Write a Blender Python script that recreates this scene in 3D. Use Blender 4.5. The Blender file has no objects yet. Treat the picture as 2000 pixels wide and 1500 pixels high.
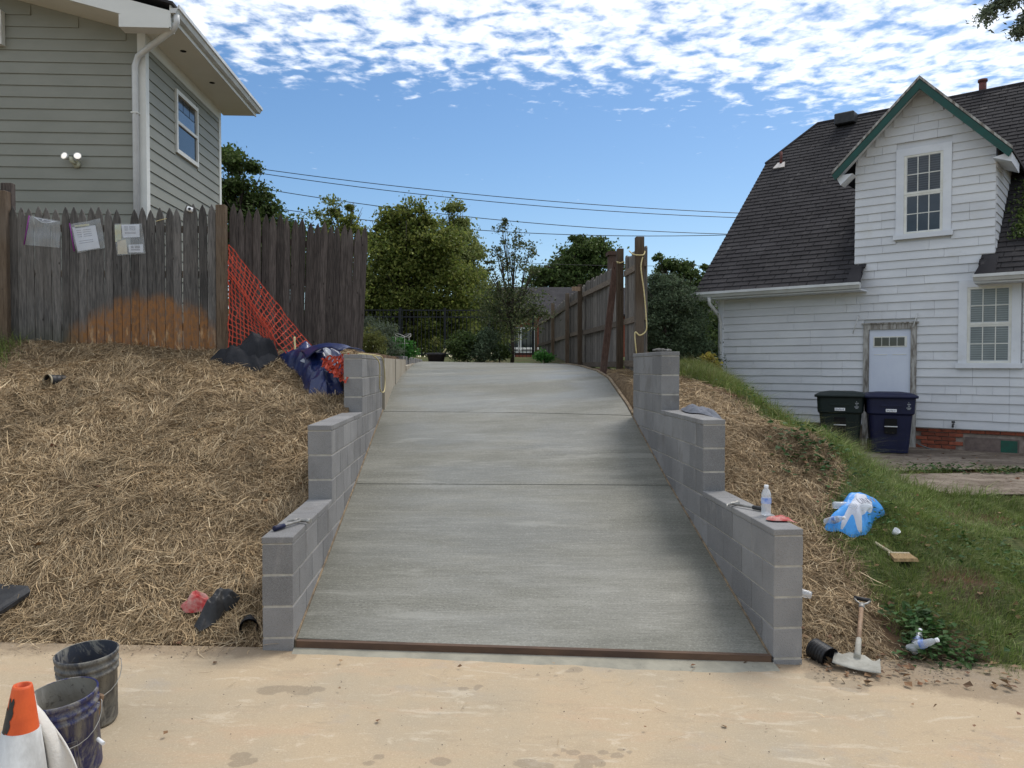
import bpy, bmesh, math, random
import numpy as np
from mathutils import Vector, Matrix, Euler
random.seed(7); RNG = np.random.default_rng(7)
SC = bpy.context.scene
COL = SC.collection
R = math.radians

# ------------------------------------------------------------------ camera, sky, sun, exposure
F = 1500.0; EYE = 1.88; YAW = math.atan(80/1500); PITCH = math.atan(35/1500)
cd = bpy.data.cameras.new('camera'); cam = bpy.data.objects.new('camera', cd); COL.objects.link(cam)
cd.sensor_width = 36.0; cd.lens = 36.0*F/2000; cd.clip_start = 0.05; cd.clip_end = 1500
cam.location = (0, 0, EYE); cam.rotation_euler = (R(90)-PITCH, 0, -YAW)
SC.camera = cam
SC.view_settings.view_transform = 'Standard'; SC.view_settings.look = 'None'
SC.view_settings.exposure = 0.54; SC.view_settings.gamma = 1.0; SC.view_settings.use_curve_mapping = False
SUN_EL = R(60); SUN_AZ = R(52)          # clockwise from +Y
sund = bpy.data.lights.new('sun', 'SUN'); sund.energy = 1.5; sund.angle = R(22); sund.color = (1.0, .95, .87)
sun = bpy.data.objects.new('sun', sund); COL.objects.link(sun)
sdir = Vector((math.sin(SUN_AZ)*math.cos(SUN_EL), math.cos(SUN_AZ)*math.cos(SUN_EL), math.sin(SUN_EL)))
sun.rotation_euler = sdir.to_track_quat('Z', 'Y').to_euler(); sun.location = (20, 20, 40)
W = bpy.data.worlds.new('World'); SC.world = W; W.use_nodes = True
def world_nodes():
    nt = W.node_tree; N = nt.nodes; L = nt.links
    for n in list(N): N.remove(n)
    def nd(t, **k):
        n = N.new(t)
        for a, b in k.items(): setattr(n, a, b)
        return n
    def math_(op, a, b=None, c=None):
        n = nd('ShaderNodeMath', operation=op)
        for i, v in enumerate((a, b, c)):
            if v is None: continue
            if isinstance(v, (int, float)): n.inputs[i].default_value = v
            else: L.new(v, n.inputs[i])
        return n.outputs[0]
    sky = nd('ShaderNodeTexSky'); sky.sky_type = 'NISHITA'; sky.sun_disc = False
    sky.sun_elevation = SUN_EL; sky.sun_rotation = SUN_AZ; sky.altitude = 0; sky.air_density = 1.0; sky.dust_density = 0.6; sky.ozone_density = 2.0
    hs = nd('ShaderNodeHueSaturation'); hs.inputs['Saturation'].default_value = 1.2; hs.inputs['Value'].default_value = .80
    L.new(sky.outputs[0], hs.inputs['Color'])
    tc = nd('ShaderNodeTexCoord'); sep = nd('ShaderNodeSeparateXYZ'); L.new(tc.outputs['Generated'], sep.inputs[0])
    zc = math_('MAXIMUM', sep.outputs[2], 0.03)
    u = math_('DIVIDE', sep.outputs[0], zc); v = math_('DIVIDE', sep.outputs[1], zc)
    cmb = nd('ShaderNodeCombineXYZ'); L.new(u, cmb.inputs[0]); L.new(v, cmb.inputs[1])
    def noise(scale, det, rough, dist=0.0, vec=None, loc=(0, 0, 0)):
        mp = nd('ShaderNodeMapping'); L.new(vec or cmb.outputs[0], mp.inputs[0]); mp.inputs['Location'].default_value = loc
        n = nd('ShaderNodeTexNoise'); n.inputs['Scale'].default_value = scale; n.inputs['Detail'].default_value = det
        n.inputs['Roughness'].default_value = rough; n.inputs['Distortion'].default_value = dist
        L.new(mp.outputs[0], n.inputs['Vector']); return n.outputs[0]
    big = noise(0.55, 3, .5, 0, None, (3.1, 1.7, 0))
    puffs = noise(10.5, 7, .52, .35)
    fine = noise(30.0, 5, .55, .1)
    # cover: the layer starts about 16 degrees up and closes overhead; its edge runs lower to the right
    x_over = math_('MULTIPLY', u, 0.10)
    edge = math_('SUBTRACT', 2.80, v)                     # v is the distance along the cloud deck
    edge = math_('ADD', edge, math_('MULTIPLY', u, 0.30))
    edge = math_('ADD', edge, math_('MULTIPLY', math_('SUBTRACT', big, .5), 1.6))
    cov = nd('ShaderNodeMapRange'); cov.inputs[1].default_value = -.30; cov.inputs[2].default_value = 0.40
    cov.inputs[3].default_value = 0; cov.inputs[4].default_value = 1; L.new(edge, cov.inputs[0])
    d = math_('ADD', math_('MULTIPLY', puffs, .75), math_('MULTIPLY', fine, .25))
    d = math_('ADD', d, math_('MULTIPLY', math_('SUBTRACT', cov.outputs[0], 1.0), .30))
    mr = nd('ShaderNodeMapRange'); mr.inputs[1].default_value = .335; mr.inputs[2].default_value = .60
    mr.interpolation_type = 'SMOOTHSTEP'; L.new(d, mr.inputs[0])
    cm = math_('MULTIPLY', mr.outputs[0], 0.93)
    # keep clouds out of the lowest few degrees
    low = nd('ShaderNodeMapRange'); low.inputs[1].default_value = .13; low.inputs[2].default_value = .22; L.new(sep.outputs[2], low.inputs[0])
    cm = math_('MULTIPLY', cm, low.outputs[0])
    shade = nd('ShaderNodeMapRange'); shade.inputs[1].default_value = .45; shade.inputs[2].default_value = .72
    shade.inputs[3].default_value = 1.0; shade.inputs[4].default_value = .84; L.new(d, shade.inputs[0])
    cc = nd('ShaderNodeMixRGB', blend_type='MULTIPLY'); cc.inputs[0].default_value = 1; cc.inputs[1].default_value = (7.6, 7.9, 8.4, 1)
    L.new(shade.outputs[0], cc.inputs[2])
    mx = nd('ShaderNodeMixRGB'); L.new(cm, mx.inputs[0]); L.new(hs.outputs[0], mx.inputs[1]); L.new(cc.outputs[0], mx.inputs[2])
    bg = nd('ShaderNodeBackground'); bg.inputs[1].default_value = 0.118; L.new(mx.outputs[0], bg.inputs[0])
    out = nd('ShaderNodeOutputWorld'); L.new(bg.outputs[0], out.inputs[0])
world_nodes()

# ------------------------------------------------------------------ geometry of the place
CY, SY = math.cos(YAW), math.sin(YAW); CP, SP = math.cos(PITCH), math.sin(PITCH)
def ray(px, py):
    xc = (px-1000)/F; yc = (750-py)/F
    f = CP + yc*SP; up = -SP + yc*CP
    return Vector((xc*CY + f*SY, -xc*SY + f*CY, up))
def at_y(px, py, Y): r = ray(px, py); t = Y/r.y; return Vector((r.x*t, Y, EYE+r.z*t))
def at_x(px, py, X): r = ray(px, py); t = X/r.x; return Vector((X, r.y*t, EYE+r.z*t))
def sstep(a, b, x): t = np.clip((x-a)/(b-a), 0, 1); return t*t*(3-2*t)
_perm = np.random.default_rng(3).random((256, 256))
def vnoise(x, y, s=1.0):
    x = np.asarray(x, float)*s+100.3; y = np.asarray(y, float)*s+57.7
    xi = np.floor(x).astype(int); yi = np.floor(y).astype(int); fx = x-xi; fy = y-yi
    fx = fx*fx*(3-2*fx); fy = fy*fy*(3-2*fy)
    g = lambda a, b: _perm[a & 255, b & 255]
    return (g(xi, yi)*(1-fx)+g(xi+1, yi)*fx)*(1-fy)+(g(xi, yi+1)*(1-fx)+g(xi+1, yi+1)*fx)*fy
def fbm(x, y, s=1.0, o=4):
    r = 0; a = .5
    for i in range(o): r = r+a*vnoise(np.asarray(x)+i*7.1, np.asarray(y)-i*3.3, s*2**i); a *= .5
    return r-.47
XL, XR = -1.145, 1.98            # inner faces of the two block walls
XLO, XRO = XL-.194, XR+.194
def slab(x, y):
    b = np.interp(y, [4, 4.95, 7.6, 8.6, 9.65, 11, 12, 14, 16, 17.6, 19], [-.2, .025, .715, 1.0, 1.30, 1.63, 1.75, 1.88, 1.94, 1.965, 1.97])
    c = np.interp(y, [5, 7.6, 9.65, 11, 14, 17], [-.04, .0, .05, .045, .0, -.015])
    return b+c*(x-.4)
def street(x): return -.04*np.clip(x, -7, 7)
def Yb(x): return np.where(x < .5, 5.0+.08*fbm(x, x*0, 2.0)*2, 4.95-.42*np.clip(x-2.1, 0, 2)+.25*fbm(x, x*0+4, 1.3))
def h_left(x, y):
    t = np.clip((y-Yb(x))/(9.55-5.0), 0, 1); top = 2.05+.055*np.clip(-3.2-x, 0, 3)
    b = street(x)-.05
    return b+(top-b)*t**.93
def h_bank(x, y):
    return np.interp(y, [4.3, 4.95, 5.4, 6.5, 8, 9.5, 11, 13, 16, 20], [-.2, -.16, .02, .50, 1.15, 1.58, 1.76, 1.82, 1.88, 1.98])
def h_yard(x, y):
    a = np.interp(y, [3.5, 4.55, 5.2, 6, 7.0, 7.7, 9, 12, 16, 22], [-.25, -.2, -.06, .12, .36, .46, .49, .50, .6, 1.5])
    return np.maximum(a, street(x)-.05)*1.0
def ground(x, y, bump=True):
    x = np.asarray(x, float); y = np.asarray(y, float)
    gl = h_left(x, y); hb = h_bank(x, y); hy = h_yard(x, y)
    xm = 3.05+.27*np.clip(y-10.2, 0, 6)-.0*y
    w = 1-sstep(xm, xm+2.25, x)
    gr = hy*(1-w)+hb*w
    gc = slab(x, y)-.13
    gr = np.where(y < 4.3, street(x)-.05, gr)
    wl = sstep(-1.30, -1.17, x); wr = sstep(2.0, 2.13, x)
    g = gl*(1-wl)+gc*wl*(1-wr)+gr*wr
    far = sstep(17.4, 20, y); gd = 1.96+.19*sstep(18, 23, y)
    g = g*(1-far)+gd*far
    if bump:
        m = sstep(0.0, .25, g-(street(x)-.05))*(1-sstep(17, 19, y))
        lump = .24*fbm(x, y, 1.5, 5)+.07*fbm(x, y, 6.5, 2)
        sb = np.where((x > XLO-.02) & (x < XRO+.02), 0, 1)
        yard = sstep(4.6, 5.4, x)*sstep(7.2, 8.2, y)
        g = g+m*sb*lump*(1-.8*yard)*(1-.6*sstep(9, 9.6, y))
        # hump of loose straw beside the lawn
        g = g+.16*np.exp(-(((x-3.55)/.38)**2+((y-7.75)/.35)**2))
        g = g-.05*(1-m)*0
    return g
def gz(x, y): return float(ground(x, y))
def on_ground(px, py, lo=2.5, hi=40):
    r = ray(px, py); k = math.hypot(r.x, r.y)
    T = np.linspace(lo, hi, 6000); X = r.x*T; Y = r.y*T; Z = EYE+r.z*T
    G = np.maximum(ground(X, Y), np.where(Y < 5.0, street(X), -9))
    hit = G >= Z
    if not hit.any() or Y[int(np.argmax(hit))] > 9.5 and px < 760:
        k2 = 9.42/r.y; return Vector((r.x*k2, 9.42, gz(r.x*k2, 9.42)))
    i = int(np.argmax(hit))
    return Vector((X[i], Y[i], G[i]))

# ------------------------------------------------------------------ helpers
def tag(o, label=None, cat=None, group=None, kind=None):
    if label: o['label'] = label
    if cat: o['category'] = cat
    if group: o['group'] = group
    if kind: o['kind'] = kind
    return o
def thing(name, label, cat, loc=(0, 0, 0), rz=0, group=None):
    o = bpy.data.objects.new(name, None); COL.objects.link(o); o.location = loc; o.rotation_euler = (0, 0, rz)
    o.empty_display_size = .1
    return tag(o, label, cat, group)
def link(name, me, parent=None, loc=None, rot=None, mat=None):
    o = bpy.data.objects.new(name, me); COL.objects.link(o)
    if parent: o.parent = parent
    if loc is not None: o.location = loc
    if rot is not None: o.rotation_euler = rot
    if mat is not None and not me.materials: me.materials.append(mat)
    return o
def wparent(o, p):
    """Parent o to p keeping o's world position (p has only location / z rotation)."""
    o.parent = p
    m = Matrix.Translation(p.location) @ Euler(p.rotation_euler).to_matrix().to_4x4()
    o.matrix_parent_inverse = m.inverted()
    return o
class MB:
    def __init__(s): s.v = []; s.f = []; s.m = []; s.sm = []
    def add(s, vs, fs, mi=0, smooth=False, M=None):
        b = len(s.v)
        for p in vs: s.v.append(tuple(M @ Vector(p)) if M is not None else tuple(p))
        for f in fs: s.f.append(tuple(b+i for i in f)); s.m.append(mi); s.sm.append(smooth)
        return s
    def box(s, lo, hi, mi=0, M=None):
        (a, b, c), (d, e, f) = lo, hi
        vs = [(a, b, c), (d, b, c), (d, e, c), (a, e, c), (a, b, f), (d, b, f), (d, e, f), (a, e, f)]
        return s.add(vs, [(0, 3, 2, 1), (4, 5, 6, 7), (0, 1, 5, 4), (1, 2, 6, 5), (2, 3, 7, 6), (3, 0, 4, 7)], mi, False, M)
    def cbox(s, lo, hi, ch=.004, mi=0, M=None):
        lo = Vector(lo); hi = Vector(hi); vs = []; idx = {}
        for sx in (0, 1):
            for sy in (0, 1):
                for sz in (0, 1):
                    for a in range(3):
                        p = []
                        for ax, sg in enumerate((sx, sy, sz)):
                            v = hi[ax] if sg else lo[ax]
                            if ax != a: v += -ch if sg else ch
                            p.append(v)
                        idx[(sx, sy, sz, a)] = len(vs); vs.append(p)
        fs = []
        for a in range(3):
            b, c = [q for q in range(3) if q != a]
            for sg in (0, 1):
                cyc = [(0, 0), (1, 0), (1, 1), (0, 1)]
                f = []
                for u, w in cyc:
                    k = [0, 0, 0]; k[a] = sg; k[b] = u; k[c] = w; f.append(idx[(*k, a)])
                fs.append(f)
            for u in (0, 1):
                for w in (0, 1):
                    k0 = [0, 0, 0]; k1 = [0, 0, 0]; k0[a] = 0; k1[a] = 1
                    for k in (k0, k1): k[b] = u; k[c] = w
                    fs.append([idx[(*k0, b)], idx[(*k1, b)], idx[(*k1, c)], idx[(*k0, c)]])
        for sx in (0, 1):
            for sy in (0, 1):
                for sz in (0, 1): fs.append([idx[(sx, sy, sz, 0)], idx[(sx, sy, sz, 1)], idx[(sx, sy, sz, 2)]])
        return s.add(vs, fs, mi, False, M)
    def tube(s, pts, r, n=8, mi=0, caps=True, smooth=True):
        pts = [Vector(p) for p in pts]; rs = r if isinstance(r, (list, tuple)) else [r]*len(pts)
        b = len(s.v); prev = None
        for i, p in enumerate(pts):
            t = (pts[min(i+1, len(pts)-1)]-pts[max(i-1, 0)])
            t = t.normalized() if t.length > 1e-9 else Vector((0, 0, 1))
            if prev is None:
                a = t.orthogonal().normalized()
            else:
                a = prev-t*prev.dot(t); a = a.normalized() if a.length > 1e-6 else t.orthogonal().normalized()
            prev = a; c = t.cross(a)
            for k in range(n):
                th = 2*math.pi*k/n; s.v.append(tuple(p+(a*math.cos(th)+c*math.sin(th))*rs[i]))
        for i in range(len(pts)-1):
            for k in range(n):
                s.f.append((b+i*n+k, b+i*n+(k+1) % n, b+(i+1)*n+(k+1) % n, b+(i+1)*n+k)); s.m.append(mi); s.sm.append(smooth)
        if caps:
            for i0, rev in ((b, True), (b+(len(pts)-1)*n, False)):
                f = list(range(i0, i0+n)); f = f[::-1] if rev else f
                s.f.append(tuple(f)); s.m.append(mi); s.sm.append(False)
        return s
    def lathe(s, prof, n=24, mi=0, smooth=True, M=None):
        vs = []; fs = []
        for r, z in prof:
            for k in range(n):
                th = 2*math.pi*k/n; vs.append((r*math.cos(th), r*math.sin(th), z))
        for i in range(len(prof)-1):
            for k in range(n): fs.append((i*n+k, i*n+(k+1) % n, (i+1)*n+(k+1) % n, (i+1)*n+k))
        return s.add(vs, fs, mi, smooth, M)
    def prism(s, poly, off, mi=0, M=None):
        """poly: list of 3D points; extruded by vector off."""
        n = len(poly); off = Vector(off); vs = [Vector(p) for p in poly]+[Vector(p)+off for p in poly]
        fs = [tuple(range(n))[::-1], tuple(range(n, 2*n))]+[(i, (i+1) % n, n+(i+1) % n, n+i) for i in range(n)]
        return s.add(vs, fs, mi, False, M)
    def mesh(s, name='mesh', mats=()):
        me = bpy.data.meshes.new(name); me.from_pydata(s.v, [], s.f)
        for m in (mats if isinstance(mats, (list, tuple)) else [mats]): me.materials.append(m)
        me.polygons.foreach_set('material_index', s.m); me.polygons.foreach_set('use_smooth', s.sm)
        if len(s.f) < 20000:
            bm = bmesh.new(); bm.from_mesh(me); bmesh.ops.recalc_face_normals(bm, faces=bm.faces); bm.to_mesh(me); bm.free()
        me.update(); return me
    def build(s, name, mat, parent=None, world=False):
        o = bpy.data.objects.new(name, s.mesh(name, mat)); COL.objects.link(o)
        if parent:
            if world: wparent(o, parent)
            else: o.parent = parent
        return o
def np_mesh(name, V, Fq, mat, smooth=False, attrs=None):
    me = bpy.data.meshes.new(name); V = np.asarray(V, np.float32); Fq = np.asarray(Fq, np.int32)
    k = Fq.shape[1]
    me.vertices.add(len(V)); me.vertices.foreach_set('co', V.ravel())
    me.loops.add(Fq.size); me.loops.foreach_set('vertex_index', Fq.ravel())
    me.polygons.add(len(Fq)); me.polygons.foreach_set('loop_start', np.arange(0, Fq.size, k, dtype=np.int32))
    me.polygons.foreach_set('loop_total', np.full(len(Fq), k, np.int32))
    me.polygons.foreach_set('use_smooth', np.full(len(Fq), smooth))
    me.update(calc_edges=True)
    for a, arr in (attrs or {}).items():
        at = me.attributes.new(a, 'FLOAT', 'POINT'); at.data.foreach_set('value', np.asarray(arr, np.float32).ravel())
    me.materials.append(mat); return me
def grid_mesh(name, xs, ys, zf, mat, attrs=None, smooth=True, warp=None):
    X, Y = np.meshgrid(xs, ys); Z = zf(X, Y)
    if warp is not None: X, Y = warp(X, Y)
    V = np.stack([X.ravel(), Y.ravel(), Z.ravel()], 1); nx, ny = len(xs), len(ys)
    i = np.arange(nx*ny).reshape(ny, nx)
    Q = np.stack([i[:-1, :-1].ravel(), i[:-1, 1:].ravel(), i[1:, 1:].ravel(), i[1:, :-1].ravel()], 1)
    at = {k: f(X, Y).ravel() for k, f in (attrs or {}).items()}
    return np_mesh(name, V, Q, mat, smooth, at)

# ------------------------------------------------------------------ materials
class Mat:
    def __init__(s, name):
        s.m = bpy.data.materials.new(name); s.m.use_nodes = True; s.N = s.m.node_tree.nodes; s.L = s.m.node_tree.links
        s.b = s.N['Principled BSDF']; s.geo = s.N.new('ShaderNodeNewGeometry'); s.tc = s.N.new('ShaderNodeTexCoord'); s.oi = s.N.new('ShaderNodeObjectInfo')
    def put(s, inp, v):
        if isinstance(v, (int, float)): inp.default_value = v
        elif isinstance(v, (tuple, list)): inp.default_value = tuple(v)+((1,) if len(v) == 3 and len(inp.default_value) == 4 else ())
        else: s.L.new(v, inp)
    def vec(s, coords='world', scale=(1, 1, 1), loc=(0, 0, 0)):
        mp = s.N.new('ShaderNodeMapping'); s.L.new(s.geo.outputs['Position'] if coords == 'world' else s.tc.outputs['Object'], mp.inputs[0])
        mp.inputs['Scale'].default_value = scale; mp.inputs['Location'].default_value = loc; return mp.outputs[0]
    def noise(s, scale, det=4, rough=.55, vec=None, dist=0):
        n = s.N.new('ShaderNodeTexNoise'); n.inputs['Scale'].default_value = scale; n.inputs['Detail'].default_value = det
        n.inputs['Roughness'].default_value = rough; n.inputs['Distortion'].default_value = dist
        s.L.new(vec or s.vec(), n.inputs['Vector']); return n.outputs[0]
    def vor(s, scale, vec=None, out='Distance', rand=1.0):
        n = s.N.new('ShaderNodeTexVoronoi'); n.inputs['Scale'].default_value = scale; n.inputs['Randomness'].default_value = rand
        s.L.new(vec or s.vec(), n.inputs['Vector']); return n.outputs[out]
    def rng(s, v, a, b, c=0., d=1., smooth=True):
        n = s.N.new('ShaderNodeMapRange'); 
        if smooth: n.interpolation_type = 'SMOOTHSTEP'
        s.put(n.inputs[0], v)
        for i, q in enumerate((a, b, c, d)): n.inputs[i+1].default_value = q
        return n.outputs[0]
    def math(s, op, a, b=None, c=None):
        n = s.N.new('ShaderNodeMath'); n.operation = op
        for i, v in enumerate((a, b, c)):
            if v is not None: s.put(n.inputs[i], v)
        return n.outputs[0]
    def mix(s, f, a, b, mode='MIX'):
        n = s.N.new('ShaderNodeMixRGB'); n.blend_type = mode; s.put(n.inputs[0], f); s.put(n.inputs[1], a); s.put(n.inputs[2], b); return n.outputs[0]
    def attr(s, name): n = s.N.new('ShaderNodeAttribute'); n.attribute_name = name; return n.outputs['Fac']
    def hsv(s, c, v=1., sat=1., h=.5):
        n = s.N.new('ShaderNodeHueSaturation'); s.put(n.inputs['Hue'], h); s.put(n.inputs['Saturation'], sat); s.put(n.inputs['Value'], v); s.put(n.inputs['Color'], c); return n.outputs[0]
    def bump(s, h, st=.3, dist=.01, prev=None):
        n = s.N.new('ShaderNodeBump'); n.inputs['Strength'].default_value = st; n.inputs['Distance'].default_value = dist; s.L.new(h, n.inputs['Height'])
        if prev is not None: s.L.new(prev, n.inputs['Normal'])
        return n.outputs[0]
    def done(s, col, rough=.8, nrm=None, metal=0, spec=.4, **k):
        s.put(s.b.inputs['Base Color'], col); s.put(s.b.inputs['Roughness'], rough); s.b.inputs['Metallic'].default_value = metal
        s.put(s.b.inputs['Specular IOR Level'], spec)
        if nrm is not None: s.L.new(nrm, s.b.inputs['Normal'])
        for a, v in k.items(): s.put(s.b.inputs[a.replace('_', ' ')], v)
        return s.m
def simple(name, c1, c2=None, scale=6, rough=.7, bmp=0, bs=60, rnd=0., metal=0, spec=.4, stretch=(1, 1, 1), coords='world', **k):
    m = Mat(name); v = m.vec(coords, stretch)
    c = m.mix(m.rng(m.noise(scale, 5, .6, v), .3, .7), c1, c2 or c1) if c2 else c1
    if rnd:
        c = m.hsv(c, m.rng(m.oi.outputs['Random'], 0, 1, 1-rnd, 1+rnd, False))
    n = m.bump(m.noise(bs, 4, .6, v), bmp, .01) if bmp else None
    return m.done(c, rough, n, metal, spec, **k)

def mat_cmu():
    m = Mat('cinder_block'); v = m.vec()
    base = m.mix(m.rng(m.noise(2.2, 4, .6), .35, .7), (.195, .188, .181), (.255, .246, .236))
    base = m.hsv(base, m.rng(m.oi.outputs['Random'], 0, 1, .80, 1.18, False))
    sp = m.rng(m.noise(210, 2, .7), .42, .62); base = m.mix(m.math('MULTIPLY', sp, .45), base, (.30, .30, .30))
    dk = m.rng(m.vor(110), .12, .24, 1, 0); base = m.mix(m.math('MULTIPLY', dk, .55), base, (.05, .05, .055))
    sm = m.rng(m.noise(5, 5, .7, m.vec(scale=(1, 1, .35))), .56, .72); base = m.mix(m.math('MULTIPLY', sm, .40), base, (.38, .36, .33))
    st = m.rng(m.noise(2.6, 5, .65, m.vec(scale=(1, 1, .8), loc=(5, 5, 5))), .56, .7); base = m.mix(m.math('MULTIPLY', st, .35), base, (.12, .10, .08))
    n = m.bump(m.noise(160, 3, .7), .5, .004, m.bump(m.vor(90), .35, .004))
    return m.done(base, .95, n, 0, .25)
def mat_mortar(): return simple('mortar', (.46, .43, .37), (.33, .31, .27), 14, .95, .4, 120, spec=.2)
def mat_slab():
    m = Mat('fresh_concrete')
    big = m.noise(.9, 4, .55, m.vec(scale=(.6, 1.2, 1.2), loc=(3, 2, 0))); st = m.noise(4.0, 4, .55, m.vec(scale=(.30, 1.8, 1.8)))
    f = m.rng(m.math('ADD', m.math('MULTIPLY', big, .6), m.math('MULTIPLY', st, .4)), .36, .66)
    c = m.mix(f, (.138, .134, .104), (.225, .217, .178))
    br = m.noise(95, 3, .6, m.vec(scale=(.030, 1, 1))); c = m.mix(m.rng(br, .44, .62, 0, .26), c, (.11, .108, .085)); c = m.mix(m.rng(br, .46, .34, 0, .18), c, (.36, .35, .31))
    gr = m.noise(85, 3, .75, m.vec(scale=(.7, 1.1, 1))); c = m.mix(m.rng(gr, .53, .66, 0, .46), c, (.085, .085, .07)); c = m.mix(m.rng(gr, .46, .34, 0, .36), c, (.42, .41, .36))
    pit = m.rng(m.vor(44, m.vec(scale=(.6, 1.5, 1.5))), .10, .24, 1, 0)
    pm = m.rng(m.noise(1.4, 4, .6, m.vec(scale=(.6, 1.3, 1), loc=(9, 4, 1))), .40, .60); c = m.mix(m.math('MULTIPLY', m.math('MULTIPLY', pit, pm), .8), c, (.055, .055, .042))
    tw = m.rng(m.noise(2.2, 5, .6, m.vec(scale=(.35, 1.6, 1), loc=(1, 8, 2)), .5), .58, .68, 0, .35); c = m.mix(tw, c, (.34, .33, .285))
    n = m.bump(br, .7, .006, m.bump(m.noise(130, 4, .7), .5, .004, m.bump(pit, -.6, .005)))
    rg = m.rng(m.noise(1.0, 4, .6, m.vec(scale=(.5, 1.4, 1), loc=(5, 0, 0))), .38, .64, .36, .74)
    return m.done(c, rg, n, 0, .5)
def mat_pad():
    m = Mat('old_tan_concrete')
    c = m.mix(m.rng(m.noise(.9, 5, .6), .38, .64), (.45, .345, .222), (.39, .318, .22))
    c = m.mix(m.rng(m.noise(2.6, 6, .65, m.vec(scale=(.6, 1.6, 1), loc=(4, 9, 0))), .50, .74, 0, .7), c, (.47, .325, .205))
    c = m.mix(m.rng(m.noise(1.7, 6, .7, m.vec(loc=(14, 3, 0))), .55, .75, 0, .65), c, (.34, .30, .245))
    c = m.mix(m.rng(m.noise(34, 4, .7), .56, .78, 0, .4), c, (.33, .25, .17))
    c = m.mix(m.rng(m.noise(9, 5, .7, m.vec(loc=(1, 1, 3))), .6, .75, 0, .35), c, (.70, .60, .46))
    c = m.mix(m.rng(m.noise(4.2, 7, .75, m.vec(scale=(.35, 1.2, 1), loc=(2, 6, 0)), .6), .54, .64, 0, .30), c, (.30, .235, .16))
    c = m.mix(m.rng(m.noise(5.5, 7, .7, m.vec(scale=(.4, 1.3, 1), loc=(8, 1, 0)), .8), .56, .66, 0, .40), c, (.60, .52, .40))
    sp = m.rng(m.vor(11), .03, .055, 1, 0); spm = m.rng(m.noise(1.3, 2, .5, m.vec(loc=(7, 7, 7))), .5, .6)
    c = m.mix(m.math('MULTIPLY', m.math('MULTIPLY', sp, spm), .7), c, (.12, .09, .06))
    w = m.rng(m.math('ADD', m.attr('wet'), m.math('MULTIPLY', m.math('SUBTRACT', m.noise(22, 4, .6), .5), .9)), .42, .58)
    c = m.mix(m.math('MULTIPLY', w, .42), c, (.15, .115, .075))
    d = m.rng(m.math('ADD', m.attr('dirt'), m.math('MULTIPLY', m.math('SUBTRACT', m.noise(7, 5, .65), .5), 1.1)), .3, .75)
    c = m.mix(m.math('MULTIPLY', d, .6), c, (.19, .135, .085))
    ag = m.noise(120, 4, .75); c = m.mix(m.rng(ag, .52, .66, 0, .35), c, (.30, .23, .15)); c = m.mix(m.rng(ag, .46, .32, 0, .35), c, (.68, .58, .44))
    n = m.bump(m.noise(70, 5, .7), .3, .004)
    return m.done(c, m.rng(w, 0, 1, .85, .6), n, 0, .3)
def mat_ground():
    m = Mat('soil')
    soil = m.mix(m.rng(m.noise(5, 6, .65), .35, .65), (.055, .038, .024), (.12, .078, .045))
    soil = m.mix(m.rng(m.noise(1.3, 4, .6), .45, .7), soil, (.14, .07, .035))
    straw = m.mix(m.rng(m.noise(24, 5, .75, m.vec(scale=(1, 1, .6)), 1.0), .35, .7), (.11, .072, .040), (.30, .21, .118))
    grass = m.mix(m.rng(m.noise(7, 5, .7), .35, .65), (.05, .075, .022), (.11, .115, .045))
    c = m.mix(m.attr('straw'), soil, straw)
    g = m.rng(m.math('ADD', m.attr('grass'), m.math('MULTIPLY', m.math('SUBTRACT', m.noise(2.3, 5, .65), .5), 1.2)), .3, .7)
    c = m.mix(g, c, grass)
    n = m.bump(m.noise(40, 6, .75), .8, .03)
    return m.done(c, .95, n, 0, .2)
def mat_patio():
    m = Mat('old_paving')
    c = m.mix(m.rng(m.noise(2.2, 6, .7, m.vec(scale=(.5, 1, 1))), .4, .62), (.14, .11, .085), (.26, .215, .17))
    c = m.mix(m.rng(m.noise(9, 6, .75, m.vec(loc=(3, 3, 3))), .52, .66), c, (.075, .052, .036))
    c = m.mix(m.rng(m.vor(26), .1, .2, .7, 0), c, (.33, .25, .16))
    return m.done(c, .95, m.bump(m.noise(30, 6, .7), .7, .02), 0, .2)
def mat_island(name, cols, rough=.8, transl=.0, val=(.6, 1.3), spec=.2):
    m = Mat(name); r = m.geo.outputs['Random Per Island']
    cr = m.N.new('ShaderNodeValToRGB'); e = cr.color_ramp.elements
    while len(e) < len(cols): e.new(.5)
    for i, c in enumerate(cols): e[i].position = i/(len(cols)-1) if len(cols) > 1 else 0; e[i].color = (*c, 1)
    m.L.new(r, cr.inputs[0])
    wn = m.N.new('ShaderNodeTexWhiteNoise'); wn.noise_dimensions = '1D'; m.L.new(r, wn.inputs['W'])
    big = m.rng(m.noise(1.1, 3, .6), .3, .7, .8, 1.2)
    c = m.hsv(cr.outputs[0], m.math('MULTIPLY', m.rng(wn.outputs['Value'], 0, 1, val[0], val[1], False), big))
    mt = m.done(c, rough, None, 0, spec)
    if transl:
        tr = m.N.new('ShaderNodeBsdfTranslucent'); m.L.new(c, tr.inputs[0]); mx = m.N.new('ShaderNodeMixShader'); mx.inputs[0].default_value = transl
        m.L.new(m.b.outputs[0], mx.inputs[1]); m.L.new(tr.outputs[0], mx.inputs[2]); m.L.new(mx.outputs[0], m.N['Material Output'].inputs[0])
    return mt
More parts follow.
